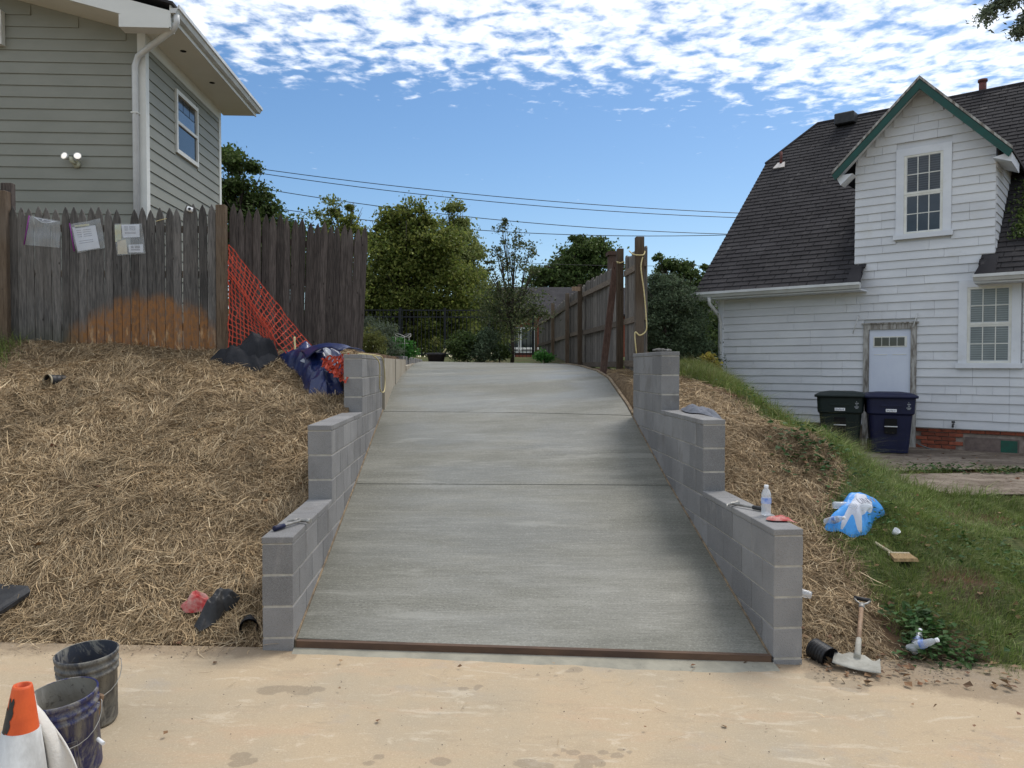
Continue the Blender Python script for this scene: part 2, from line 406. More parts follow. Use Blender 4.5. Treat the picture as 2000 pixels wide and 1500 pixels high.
def mat_fencewood(name, a, b, stain=False, grain=(9, 9, .7)):
    m = Mat(name)
    g = m.noise(7, 6, .65, m.vec(scale=grain), .6)
    c = m.mix(m.rng(g, .35, .68), a, b)
    c = m.hsv(c, m.rng(m.oi.outputs['Random'], 0, 1, .64, 1.38, False))
    c = m.mix(m.rng(m.noise(28, 4, .6, m.vec(scale=(2.2, 2.2, .12))), .56, .7, 0, .6), c, tuple(x*.35 for x in a))
    kn = m.rng(m.vor(5.5, m.vec(scale=(1.6, 1.6, .7))), .05, .085, 1, 0); c = m.mix(m.math('MULTIPLY', kn, .85), c, (.012, .009, .007))
    c = m.mix(m.rng(m.noise(1.2, 3, .5), .5, .75, 0, .35), c, (.17, .15, .13))
    if stain:
        sp = m.N.new('ShaderNodeSeparateXYZ'); m.L.new(m.geo.outputs['Position'], sp.inputs[0])
        nx = m.math('MULTIPLY', m.math('SUBTRACT', m.noise(5, 5, .6), .5), .5)
        ex = m.math('DIVIDE', m.math('SUBTRACT', sp.outputs[0], -3.92), 1.02); ez = m.math('DIVIDE', m.math('SUBTRACT', sp.outputs[2], 2.0), .74)
        rr = m.math('ADD', m.math('ADD', m.math('POWER', m.math('ABSOLUTE', ex), 1.8), m.math('POWER', m.math('MAXIMUM', ez, 0.0), 1.8)), nx)
        rr = m.math('ADD', rr, m.math('MULTIPLY', m.math('SUBTRACT', m.oi.outputs['Random'], .5), .20)); f = m.rng(rr, .70, 1.16, 1, 0)
        mott = m.rng(m.noise(26, 5, .7, m.vec(scale=(1, 1, .5))), .38, .6, .45, .95)
        bare = m.rng(m.noise(8, 4, .6, m.vec(scale=(2.2, 1, .45), loc=(2, 2, 2))), .56, .64)
        oc = m.mix(m.math('MULTIPLY', bare, m.rng(sp.outputs[2], 2.2, 2.5, 1, 0)), (.27, .125, .045), (.46, .29, .15))
        c = m.mix(m.math('MULTIPLY', f, mott), c, oc)
        gr = m.math('MULTIPLY', m.rng(sp.outputs[2], 2.0, 2.5, .6, 0), m.rng(sp.outputs[0], -4.9, -4.5, 1, 0)); c = m.mix(gr, c, (.055, .06, .03))
    return m.done(c, .9, m.bump(g, .5, .004), 0, .2)
def mat_siding(name, a, b, peel=False):
    m = Mat(name); c = m.mix(m.rng(m.noise(1.4, 4, .6, m.vec(scale=(1, 1, 2))), .3, .7), a, b)
    c = m.hsv(c, m.rng(m.oi.outputs['Random'], 0, 1, .96, 1.03, False))
    if peel:
        c = m.mix(m.rng(m.noise(14, 5, .7, m.vec(scale=(1, 1, .4))), .64, .8, 0, .45), c, (.45, .42, .38))
        c = m.mix(m.rng(m.noise(2.2, 4, .7, m.vec(loc=(5, 2, 7))), .56, .78, 0, .35), c, (.48, .47, .42))
        c = m.mix(m.rng(m.noise(30, 3, .6, m.vec(scale=(1, 1, .3))), .70, .80, 0, .35), c, (.36, .33, .29))
    return m.done(c, .6, m.bump(m.noise(60, 4, .6, m.vec(scale=(1, 1, .3))), .18, .003), 0, .35)
def mat_roof():
    m = Mat('roof_shingle'); c = m.mix(m.rng(m.noise(1.6, 5, .6), .35, .68), (.024, .022, .024), (.042, .039, .041))
    c = m.hsv(c, m.rng(m.oi.outputs['Random'], 0, 1, .86, 1.14, False))
    c = m.mix(m.rng(m.noise(90, 3, .7), .5, .7, 0, .4), c, (.10, .095, .092))
    c = m.mix(m.rng(m.noise(3, 5, .6, m.vec(scale=(1.5, 1.5, .12), loc=(2, 0, 0))), .60, .74, 0, .4), c, (.17, .155, .145))
    return m.done(c, .95, m.bump(m.noise(150, 3, .7), .5, .004), 0, .2)
def mat_bucket(name, plastic, mud=.5):
    m = Mat(name); f = m.rng(m.noise(6, 7, .72, m.vec('object', (1, 1, .6)), 1.2), .52-mud*.2, .62)
    c = m.mix(f, plastic, (.23, .215, .18)); c = m.mix(m.rng(m.noise(30, 4, .7, m.vec('object')), .55, .66, 0, .7), c, (.07, .06, .05))
    c = m.mix(m.rng(m.noise(14, 4, .6, m.vec('object', (1, 1, .18), (3, 3, 3))), .62, .7, 0, .6), c, (.36, .34, .30))
    return m.done(c, m.rng(f, 0, 1, .4, .9), m.bump(f, .3, .002), 0, .4)
def mat_clear(name, col=(.9, .93, .95), alpha=.35):
    m = Mat(name); mt = m.done(col, .12, m.bump(m.noise(35, 3, .6), .4, .004), 0, .6, Alpha=alpha); return mt
MT = {}
MT['cmu'] = mat_cmu(); MT['mortar'] = mat_mortar(); MT['slab'] = mat_slab(); MT['pad'] = mat_pad(); MT['ground'] = mat_ground(); MT['patio'] = mat_patio()
MT['spill'] = simple('cement_spill', (.25, .235, .185), (.34, .315, .245), 7, .85, .3, 60)
MT['oldwall'] = simple('old_wall_concrete', (.30, .255, .19), (.40, .36, .29), 3, .9, .4, 40, .06, stretch=(1, 1, .5))
MT['formwood'] = simple('form_board_wood', (.13, .075, .045), (.075, .045, .030), 9, .8, .3, 50, stretch=(.3, 1, 1))
MT['strip'] = simple('strip_wood', (.34, .25, .15), (.13, .10, .07), 12, .9, .3, 50)
MT['picket'] = mat_fencewood('weathered_picket', (.066, .063, .060), (.140, .131, .122), True)
MT['picket_dark'] = mat_fencewood('dark_picket', (.044, .036, .032), (.098, .080, .071))
MT['post'] = mat_fencewood('post_wood', (.095, .066, .044), (.15, .11, .075), False)
MT['postdark'] = mat_fencewood('brace_wood', (.055, .032, .024), (.10, .06, .045))
MT['rail'] = mat_fencewood('rail_wood', (.11, .085, .065), (.18, .145, .11), False, (9, .7, 9))
MT['fboard'] = mat_fencewood('fence_board', (.095, .084, .074), (.22, .197, .172))
MT['siding'] = mat_siding('sage_siding', (.225, .226, .188), (.25, .25, .21))
MT['trim'] = mat_siding('white_trim', (.62, .62, .58), (.68, .68, .64))
MT['soffit'] = mat_siding('soffit_paint', (.66, .64, .56), (.70, .68, .60))
MT['wsiding'] = mat_siding('white_shingle', (.57, .58, .60), (.64, .65, .665), True)
MT['wtrim'] = mat_siding('white_worn_trim', (.62, .64, .68), (.70, .72, .75), True)
MT['wood_worn'] = simple('peeling_trim', (.46, .45, .42), (.14, .12, .10), 16, .85, .4, 60, stretch=(1.5, 1.5, .3))
MT['roof'] = mat_roof()
MT['green'] = simple('green_trim', (.004, .066, .052), (.008, .050, .040), 8, .55, .1, 40)
MT['glass'] = simple('window_glass', (.018, .022, .026), (.035, .042, .05), 3, .06, 0, spec=.6)
MT['glass_sky'] = simple('sky_tinted_glass', (.06, .08, .11), (.09, .12, .16), 2, .04, 0, spec=1.0)  # reflected sky painted into the pane as a paler blue base colour
MT['blind'] = simple('blind_behind_glass', (.11, .13, .135), (.17, .20, .20), 2, .35, 0, spec=.6)
MT['sash'] = simple('sash_paint', (.72, .72, .67), (.62, .61, .55), 9, .5, .1, 40)
MT['door'] = simple('door_paint', (.60, .64, .74), (.66, .70, .79), 2, .45, 0)
MT['brass'] = simple('brass', (.32, .24, .10), (.18, .13, .06), 30, .35, 0, metal=.8)
MT['brick'] = simple('red_brick', (.30, .085, .045), (.19, .055, .034), 14, .9, .5, 80, .25)
MT['bmortar'] = simple('brick_mortar', (.34, .28, .24), (.22, .18, .15), 12, .95, .4, 80)
MT['metalwhite'] = simple('white_aluminium', (.62, .63, .62), (.50, .50, .49), 3, .4, 0)
MT['pipe_red'] = simple('rusty_pipe', (.17, .05, .04), (.09, .035, .03), 15, .8, .2)
MT['flash'] = simple('lead_flashing', (.62, .58, .54), (.45, .40, .36), 14, .7, .3)
MT['dark'] = simple('black_plastic', (.014, .014, .015), (.03, .03, .031), 12, .5, .2, 60)
MT['darkhole'] = simple('dark_interior', (.006, .006, .006), rough=1)
MT['bin_green'] = simple('bin_green', (.003, .010, .009), (.005, .014, .012), 5, .55, .1, 90)
MT['bin_blue'] = simple('bin_blue', (.003, .005, .030), (.005, .008, .042), 5, .55, .1, 90)
MT['sticker'] = simple('sticker', (.6, .62, .64), (.25, .27, .29), 90, .6)
MT['steel'] = simple('steel', (.42, .41, .38), (.25, .235, .21), 14, .45, .2, 60, metal=.5)
MT['shovelblade'] = simple('cement_coated_steel', (.40, .385, .33), (.26, .245, .205), 9, .8, .3, 60)
MT['handle'] = simple('shovel_wood', (.36, .235, .145), (.22, .14, .085), 20, .6, .1, stretch=(2, 2, .3))
MT['blackiron'] = simple('black_iron', (.008, .009, .012), rough=.45)
MT['bark'] = simple('bark', (.075, .058, .044), (.04, .032, .025), 9, .95, .6, 40, stretch=(2, 2, .4))
MT['straw'] = mat_island('straw', [(.13, .085, .042), (.32, .22, .115), (.52, .38, .215), (.40, .28, .155), (.66, .53, .34)], .75, 0, (.42, 1.3), .3)
MT['grass'] = mat_island('grass', [(.08, .14, .024), (.15, .22, .042), (.21, .28, .065), (.32, .32, .13), (.15, .21, .065)], .6, .25, (.6, 1.2), .3)
MT['weed'] = mat_island('weed_leaves', [(.03, .085, .02), (.05, .11, .025), (.04, .07, .02)], .6, .25)
MT['drygrass'] = mat_island('dry_grass', [(.30, .25, .12), (.22, .22, .08), (.12, .15, .045), (.36, .29, .15)], .7, .2)
MT['leaflitter'] = mat_island('dead_leaves', [(.17, .075, .035), (.26, .15, .075), (.11, .05, .03), (.34, .23, .13), (.20, .12, .06)], .7)
MT['gravel'] = mat_island('gravel', [(.12, .09, .065), (.24, .20, .15), (.06, .045, .035)], .95)
MT['leaf_dark'] = mat_island('leaf_dark', [(.05, .085, .022), (.085, .13, .035), (.14, .18, .06)], .5, .42, (.55, 1.3))
MT['leaf_mid'] = mat_island('leaf_mid', [(.085, .125, .025), (.18, .215, .045), (.29, .30, .08)], .5, .45, (.55, 1.3))
MT['leaf_light'] = mat_island('leaf_light', [(.16, .20, .05), (.30, .32, .11), (.11, .16, .045)], .55, .4, (.6, 1.3))
MT['leaf_small'] = mat_island('leaf_sapling', [(.07, .10, .035), (.13, .155, .06), (.05, .08, .03), (.20, .19, .10)], .5, .3, (.6, 1.4))
MT['leaf_grey'] = mat_island('leaf_greygreen', [(.11, .14, .09), (.16, .19, .13), (.08, .11, .065)], .6, .25)
MT['leaf_bush'] = mat_island('leaf_bluebush', [(.08, .12, .065), (.14, .18, .10), (.055, .09, .045)], .55, .25, (.55, 1.4))
MT['leaf_yellow'] = mat_island('leaf_yellow', [(.42, .34, .06), (.30, .28, .05), (.5, .38, .12)], .6, .3)
MT['leaf_lime'] = mat_island('leaf_lime', [(.17, .20, .05), (.25, .25, .08), (.12, .16, .04)], .6, .3)
MT['leaf_bright'] = mat_island('leaf_bright', [(.05, .17, .03), (.08, .22, .045)], .6, .35)
MT['tarp'] = simple('blue_tarp', (.004, .010, .052), (.010, .022, .10), 5, .34, .35, 22, spec=.6)
MT['tarpgrey'] = simple('tarp_underside', (.30, .32, .36), (.22, .24, .28), 5, .45, .3, 25, spec=.5)
MT['blackcloth'] = simple('black_cloth', (.006, .007, .010), (.016, .017, .022), 5, .8, .4, 30)
MT['greycloth'] = simple('grey_cloth', (.12, .13, .15), (.17, .175, .20), 7, .95, .3, 200)
MT['orange'] = simple('orange_plastic_net', (.46, .050, .016), (.36, .034, .012), 9, .55)
MT['bottle'] = mat_clear('clear_plastic', (.82, .86, .90), .42)
MT['water'] = mat_clear('plastic_bag_film', (.80, .84, .90), .55)
MT['label'] = simple('blue_label', (.10, .22, .62), (.55, .62, .78), 18, .5)
MT['cap'] = simple('white_cap', (.75, .76, .77), rough=.5)
MT['film'] = mat_clear('clear_sleeve', (.62, .66, .68), .28)
MT['purple'] = simple('purple_zip', (.20, .02, .20), rough=.5)
MT['paper'] = simple('paper', (.62, .64, .70), (.55, .57, .63), 6, .8)
MT['ink'] = simple('grey_ink', (.22, .22, .26), rough=.8)
MT['inkgold'] = simple('yellow_ink', (.45, .40, .20), (.38, .42, .30), 20, .8)
MT['cone_o'] = simple('orange_cone', (.72, .115, .025), (.58, .085, .02), 12, .5, .1)
MT['cone_w'] = simple('dirty_white_collar', (.62, .62, .60), (.36, .35, .33), 12, .6, .1, stretch=(1, 1, .5))
MT['whitecloth'] = simple('white_cloth', (.72, .69, .64), (.60, .56, .50), 5, .9, .3, 60)
MT['redcloth'] = simple('red_cloth', (.42, .035, .035), (.55, .30, .26), 16, .9, .3, 60)
MT['bagblue'] = simple('blue_bag_print', (.03, .23, .62), (.06, .33, .75), 9, .4, .4, 30)
MT['bristle'] = simple('bristle', (.36, .25, .12), (.22, .145, .07), 60, .9, .6, 150, coords='object', stretch=(1, 1, .1))
MT['palewood'] = simple('pale_wood', (.52, .46, .33), (.40, .33, .22), 10, .7, .1)
MT['rope'] = simple('yellow_rope', (.52, .42, .18), (.60, .52, .30), 40, .8)
MT['pot'] = simple('dark_pot', (.055, .050, .050), (.035, .032, .032), 6, .7)
MT['stone'] = simple('stone', (.20, .19, .175), (.10, .095, .085), 12, .95, .5, 60, .2)
lampm = Mat('lamp_glow'); MT['lamp'] = lampm.done((.9, .85, .8), .4, None, 0, .4, Emission_Color=(1, .93, .85), Emission_Strength=.45)
MT['lampbody'] = simple('lamp_body', (.46, .45, .33), (.38, .37, .27), 9, .5)
MT['lead'] = simple('green_board', (.012, .10, .065), (.02, .07, .05), 12, .7)
MT['ply'] = simple('plywood', (.19, .145, .125), (.12, .09, .08), 12, .9, .2, 50)
MT['hose'] = simple('grey_hose', (.13, .16, .16), rough=.6)

# ------------------------------------------------------------------ ground
def straw_r_edge(y): return np.interp(y, [4.5, 5, 6, 6.5, 7.4, 8, 9, 10.4, 11.5, 12.6], [2.95, 2.9, 3.0, 3.0, 3.62, 3.65, 3.25, 3.05, 2.8, 2.3])
def m_straw(x, y):
    l = (x < -1.2)*sstep(5.0, 5.2, y)*(1-sstep(9.8, 10.2, y))*(1-sstep(-5.75, -6.1, -(-x))*0)
    l = l*(1-np.exp(-(((x+6.4)/1.0)**2+((y-9.2)/.9)**2))*1.2).clip(0, 1)
    e = straw_r_edge(y)+.25*fbm(x, y, 2.5)*2
    r = (x > 2.0)*(1-sstep(e-.12, e+.12, x))*sstep(4.9, 5.1, y)*(1-sstep(12, 12.7, y))
    return np.clip(l+r, 0, 1)
def m_grass(x, y):
    e = straw_r_edge(y)
    g = (x > 2.0)*sstep(e-.1, e+.35, x)*sstep(4.62, 5.25, y+.5*fbm(x, y, 2.6, 4))
    g = g*(1-sstep(7.5, 8.1, y)*sstep(4.25, 4.95, x)*(1-sstep(12.6, 13.2, y)))
    g = np.maximum(g, sstep(12.6, 13.5, y)*.8*(x > 2.4))
    g = np.maximum(g, 1.2*np.exp(-(((x+6.4)/.9)**2+((y-9.2)/.8)**2))*(x < 0))
    g = np.maximum(g, sstep(17.6, 18.4, y)*.6)
    bare = np.exp(-(((x-3.9)/.5)**2+((y-5.75)/.28)**2))+np.exp(-(((x-3.35)/.35)**2+((y-5.15)/.25)**2))+.8*np.exp(-(((x-4.9)/.6)**2+((y-7.05)/.3)**2))
    return np.clip(g-bare*.8, 0, 1)
xs = np.concatenate([np.linspace(-70, -9, 18), np.arange(-8.5, 9.01, .07), np.linspace(9.6, 70, 18)])
ys = np.concatenate([np.linspace(-20, 3.5, 8), np.arange(4.0, 17.5, .07), np.linspace(17.8, 30, 24), np.linspace(34, 260, 24)])
link('ground', grid_mesh('ground', xs, ys, ground, MT['ground'], {'straw': m_straw, 'grass': m_grass}))['kind'] = 'structure'
# foreground concrete
SPOTS = [(470, 1478, .05), (490, 1486, .035), (462, 1492, .04), (1030, 1492, .06), (1060, 1497, .05), (1120, 1470, .035), (1150, 1482, .05), (1178, 1470, .03), (1170, 1490, .04), (1205, 1476, .035), (1215, 1465, .02), (1100, 1465, .02), (1230, 1470, .02), (1085, 1475, .02),
         (575, 1345, .06), (590, 1350, .07), (620, 1346, .05), (525, 1349, .07), (540, 1345, .06), (1125, 1308, .05), (1050, 1318, .02), (935, 1340, .03), (905, 1345, .035), (1085, 1320, .015), (1108, 1311, .02), (740, 1478, .03), (720, 1490, .03), (860, 1487, .05), (1140, 1497, .05), (930, 1345, .02), (1190, 1310, .02), (1330, 1330, .02), (1600, 1322, .1), (1660, 1340, .12)]
spw = []
for px, py, r in SPOTS:
    rr = ray(px, py); t = -EYE/rr.z
    for _ in range(3): t = (street(rr.x*t)-EYE)/rr.z
    spw.append((rr.x*t, rr.y*t, r))
def m_wet(x, y):
    w = np.zeros_like(x)
    for a, b, r in spw: w = np.maximum(w, np.exp(-(((x-a)/r)**2+((y-b)/(r*.8))**2))*1.3)
    return w
def m_dirt(x, y):
    e = np.where(x < .5, 5.0, 4.95-.42*np.clip(x-2.1, 0, 2)); side = np.where(x < .5, sstep(-.9, -1.5, x) if False else (x < -1.1)*1.0, (x > 1.9)*1.0)
    return side*np.clip(1-(e-y)/.30, 0, 1)
pad = link('concrete_apron', grid_mesh('concrete_apron', np.concatenate([np.linspace(-30, -4.6, 8), np.arange(-4.5, 5.01, .022), np.linspace(5.4, 30, 8)]), np.concatenate([np.linspace(-20, 2.9, 6), np.arange(3.0, 5.13, .022)]),
    lambda x, y: street(x)+.006*fbm(x, y, 2.2)-sstep(5.02, 5.12, y)*.05, MT['pad'], {'wet': m_wet, 'dirt': m_dirt}))
pad['kind'] = 'structure'
# thin skirt of spilled cement in front of the form board
def spill():
    n = 90; V = []; Q = []
    for i in range(n+1):
        x = XL-.0+(XR-XL)*i/n; w = .09+.10*sstep(.3, .8, i/n)*(1-sstep(.88, 1.0, i/n)*.8)+.10*fbm(i*.11, 3., 1.)+.03*fbm(i*.5, 9., 1.)
        for j in range(5):
            t = j/4; V.append((x, 4.99-.030*(x-XL)-w*t, street(x)+.012*(1-t)**1.0+.004-.008*t**6))
    for i in range(n):
        for j in range(4): a = i*5+j; Q.append((a, a+1, a+6, a+5))
    link('cement_spill', np_mesh('cement_spill', V, Q, MT['spill'], True))['kind'] = 'structure'
spill()
# paved yard in front of the white house
def patio():
    b = MB(); 
    def zf(x, y): return ground(x, y, False)+.035+.02*fbm(x, y, 3)
    for (x0, x1, y0, y1) in ((4.75, 12.0, 9.72, 12.6), (4.45, 12.0, 7.95, 9.45)):
        me = grid_mesh('paving_slab', np.arange(x0, x1, .1), np.arange(y0, y1, .08), zf, MT['patio'], warp=lambda X, Y: (X+.10*fbm(X, Y, 1.5)*(X < x0+1), Y+.12*fbm(X, Y+5, 1.2)))
        yield me
yard = thing('paved_yard', 'worn brown paving slabs in front of the white house', 'paving'); del yard['category']; del yard['label']; yard['kind'] = 'structure'
for me in patio(): link('paving_slab', me, yard)

# ------------------------------------------------------------------ driveway slab
drive = bpy.data.objects.new('driveway', None); COL.objects.link(drive); drive['kind'] = 'structure'
def slab_panel(ylo, yhi):
    nx, ny = 60, 60; V = []; Q = []
    for j in range(ny+1):
        for i in range(nx+1):
            x = XL+.012+(XR-XL-.024)*i/nx; a = ylo(x); b = yhi(x); y = a+(b-a)*j/ny
            z = float(slab(x, y)); V.append((x, y, z))
    for j in range(ny):
        for i in range(nx): a = j*(nx+1)+i; Q.append((a, a+1, a+nx+2, a+nx+1))
    # sides
    ring = [i for i in range(nx+1)]+[j*(nx+1)+nx for j in range(1, ny+1)]+[ny*(nx+1)+i for i in range(nx-1, -1, -1)]+[j*(nx+1) for j in range(ny-1, 0, -1)]
    base = len(V)
    for k in ring: V.append((V[k][0], V[k][1], V[k][2]-.11))
    for q in range(len(ring)):
        r2 = (q+1) % len(ring); Q.append((ring[q], base+q, base+r2, ring[r2]))
    o = link('concrete_slab', np_mesh('concrete_slab', V, Q, MT['slab'], False), drive)
    return o
yf = lambda x: 5.035-.030*(x-XL)
j1 = lambda x: 7.62-.03*(x-XL); j2 = lambda x: 9.95-.20*(x-XL); g = .008
slab_panel(yf, lambda x: j1(x)-g); slab_panel(lambda x: j1(x)+g, lambda x: j2(x)-g); slab_panel(lambda x: j2(x)+g, lambda x: 17.5)
def edge_strip(x, y0, y1, w, mat, rise=.012, name='edge_strip'):
    V = []; Q = []; n = int((y1-y0)/.1)
    for i in range(n+1):
        y = y0+(y1-y0)*i/n; z = float(slab(x, y)); q = .006*float(fbm(y, x, 9))
        for dx, dz in ((-w/2, -.08), (-w/2, rise+q), (w/2, rise+q), (w/2, -.08)): V.append((x+dx+q, y, z+dz))
    for i in range(n):
        for k in range(3): a = i*4+k; Q.append((a, a+1, a+5, a+4))
    Q.append((0, 1, 2, 3)); Q.append((n*4, n*4+1, n*4+2, n*4+3))
    return link(name, np_mesh(name, V, Q, mat, False), drive)
edge_strip(XL+.006, 5.0, 17.4, .009, MT['strip']); edge_strip(XR-.006, 4.93, 9.30, .009, MT['strip']); edge_strip(XR+.015, 9.37, 17.3, .035, MT['strip'], .02)
fb = MB()
zt = lambda x: float(slab(x, 5.0))+.004
ya, yb_ = yf(XL), yf(XR)
fb.add([(XL+.015, ya-.045, street(XL)), (XR-.015, yb_-.045, street(XR)), (XR-.015, yb_-.004, street(XR)), (XL+.015, ya-.004, street(XL)),
        (XL+.015, ya-.045, zt(XL)), (XR-.015, yb_-.045, zt(XR)), (XR-.015, yb_-.004, zt(XR)), (XL+.015, ya-.004, zt(XL))],
       [(0, 3, 2, 1), (4, 5, 6, 7), (0, 1, 5, 4), (1, 2, 6, 5), (2, 3, 7, 6), (3, 0, 4, 7)])
tag(fb.build('form_board', MT['formwood']), 'long rusty brown form board along the foot of the fresh concrete ramp', 'board')

# ------------------------------------------------------------------ block walls
_bm = {}
def block_mesh(w, l, h, ch=.004, mat=None, key='cmu'):
    k = (round(w, 3), round(l, 3), round(h, 3), key)
    if k not in _bm: _bm[k] = MB().cbox((-w/2, -l/2, -h/2), (w/2, l/2, h/2), ch).mesh('block', mat or MT['cmu'])
    return _bm[k]
def block_wall(xi, xo, tiers, yend, capline, capt, label, side):
    """tiers: [(y0, number of courses above the first cap line)]"""
    x0, x1 = min(xi, xo), max(xi, xo); xc = (x0+x1)/2; w = x1-x0
    root = thing('block_wall', label, 'wall', (xc, tiers[0][0], street(xc)-.05), 0)
    H = .2032
    # mortar core
    poly = [(x0+.006, tiers[0][0]+.006, street(xc)-.12)]
    for i, (y0, k) in enumerate(tiers):
        zt_ = capline+H*k+capt-.006; poly.append((x0+.006, y0+.006, poly[-1][2])); poly.append((x0+.006, y0+.006, zt_))
    poly.append((x0+.006, yend-.006, poly[-1][2])); poly.append((x0+.006, yend-.006, street(xc)-.12))
    core = MB(); core.prism(poly[1:], (w-.012, 0, 0)); core.build('mortar', MT['mortar'], root, True)
    for i, (y0, k) in enumerate(tiers):
        ye = tiers[i+1][0] if i+1 < len(tiers) else yend
        y = y0; zc = capline+H*k+capt/2
        while y < ye-.02:
            l = min(.406, ye-y); l = ye-y if ye-y-l < .08 else l
            o = link('cap_block', block_mesh(w+.004, l-.003, capt-.002, .004), root, None); wparent(o, root)
            o.location = (xc+random.uniform(-.002, .002), y+l/2, zc); y += l
    row = -5
    while True:
        zb = capline+H*row; zt_ = zb+H
        st = [y0 for (y0, k) in tiers if capline+H*k >= zt_-.01]
        if not st: break
        ys_ = st[0]; y = ys_; first = True
        while y < yend-.03:
            l = .406
            if first and row % 2 == 0: l = .203
            first = False
            l = min(l, yend-y)
            if yend-y-l < .06: l = yend-y
            sl = float(slab(xi, y))
            if zt_ > sl-.02 and zt_ > float(street(xc))-.02:
                o = link('block', block_mesh(w, l-.0095, H-.0095), root); wparent(o, root)
                o.location = (xc+random.uniform(-.0015, .0015), y+l/2, zb+H/2)
                o.rotation_euler = (0, 0, random.uniform(-.004, .004))
            y += l
        row += 1
    return root
block_wall(XL, XLO, [(4.97, 0), (6.37, 3), (8.17, 6)], 10.0, .740, .045, 'grey stepped cinder block wall on the left side of the ramp', 'l')
block_wall(XR, XRO, [(4.90, 0), (6.455, 3), (7.91, 6)], 9.30, .769, .044, 'grey stepped cinder block wall on the right side of the ramp', 'r')
ow = thing('retaining_wall', 'tan old concrete retaining wall behind the left block wall', 'wall', (-1.23, 10.0, 1.2))
for (y0, y1, zt0, zt1, x1) in ((10.01, 11.35, 1.985, 1.985, -1.115), (11.36, 13.05, 1.985, 1.99, -1.10), (13.06, 15.0, 1.88, 1.93, -1.09)):
    b = MB(); b.prism([(x1-.2, y0, 1.0), (x1-.2, y1, 1.0), (x1-.2, y1, zt1), (x1-.2, y0, zt0)], (.2, 0, 0)); b.build('wall_panel', MT['oldwall'], ow, True)
lb = thing('low_block_wall', 'short low row of grey blocks at the top of the ramp beside the garden', 'wall', (-1.4, 14, 1.9))
for i in range(8):
    b = MB(); y = 14.0+i*.41; b.cbox((-1.36+.012*i, y, 1.75), (-1.17+.012*i, y+.40, 2.055-.004*i), .006); b.build('block', MT['cmu'], lb, True)
b = MB(); b.cbox((-1.75, 13.72, 1.78), (-1.20, 13.92, 2.06), .006); b.build('block', MT['cmu'], lb, True)

# ------------------------------------------------------------------ mass scatter
def ribbons(P, ang, tilt, L, Wd, bend, curlv, name, mat, kind='stuff'):
    """P Nx3 start points; flat straw: two quads per stalk."""
    n = len(P); d = np.stack([np.cos(ang)*np.cos(tilt), np.sin(ang)*np.cos(tilt), np.sin(tilt)], 1)
    s = np.stack([-np.sin(ang), np.cos(ang), np.zeros(n)], 1)
    mid = P+d*(L/2)[:, None]+s*(curlv)[:, None]+np.array([0, 0, 1])*bend[:, None]; end = P+d*L[:, None]
    roll = RNG.uniform(-.6, .6, n); sw = (s*np.cos(roll)[:, None]+np.array([0, 0, 1])*np.sin(roll)[:, None])*(Wd/2)[:, None]
    V = np.stack([P-sw, P+sw, mid+sw, mid-sw, end+sw*.7, end-sw*.7], 1).reshape(-1, 3)
    b = np.arange(n)[:, None]*6
    Q = np.concatenate([b+np.array([0, 1, 2, 3]), b+np.array([3, 2, 4, 5])], 1).reshape(-1, 4)
    o = link(name, np_mesh(name, V, Q, mat)); o['kind'] = kind; return o
def scatter_xy(n, x0, x1, y0, y1, mask):
    X = RNG.uniform(x0, x1, n); Y = RNG.uniform(y0, y1, n); k = RNG.random(n) < mask(X, Y); return X[k], Y[k]
def straw_bed(n, x0, x1, y0, y1, name, mask=m_straw, wd=(.0018, .0044), ln=(.035, .145)):
    X, Y = scatter_xy(n, x0, x1, y0, y1, mask)
    clump = fbm(X, Y, 6, 3)
    Z = ground(X, Y)+RNG.uniform(-.004, .020, len(X))+.045*np.clip(clump, 0, 1)
    dirf = (vnoise(X, Y, 1.6)+.5*vnoise(X, Y, 5))*math.pi*2.2
    ang = dirf+RNG.normal(0, .85, len(X)); L = RNG.uniform(*ln, len(X))*RNG.choice([1, 1, .6, 1.3], len(X))
    # follow the slope
    e = .05; gx = (ground(X+e, Y, True)-ground(X-e, Y, True))/(2*e); gy = (ground(X, Y+e)-ground(X, Y-e))/(2*e)
    sl = np.arctan(np.cos(ang)*gx+np.sin(ang)*gy); tilt = sl+RNG.normal(0.02, .14, len(X))
    return ribbons(np.stack([X, Y, Z], 1), ang, tilt, L, RNG.uniform(*wd, len(X)), RNG.normal(.004, .008, len(X)), RNG.normal(0, .010, len(X)), name, MT['straw'])
BARE = lambda x, y: np.clip(1.15-2.6*np.clip(fbm(x*1.3, y, 2.4, 4)-.05, 0, 1), .08, 1)
m_st = lambda x, y: m_straw(x, y)*BARE(x, y)
straw_bed(240000, -6.9, -1.35, 5.0, 9.75, 'straw_cover', m_st)
straw_bed(9000, -6.9, -1.35, 5.0, 9.75, 'straw_cover', m_st, (.0045, .007), (.10, .24))
straw_bed(84000, 2.18, 4.2, 4.95, 12.6, 'straw_cover', m_st)
straw_bed(3000, 2.18, 4.2, 4.95, 12.6, 'straw_cover', m_st, (.0045, .007), (.10, .24))
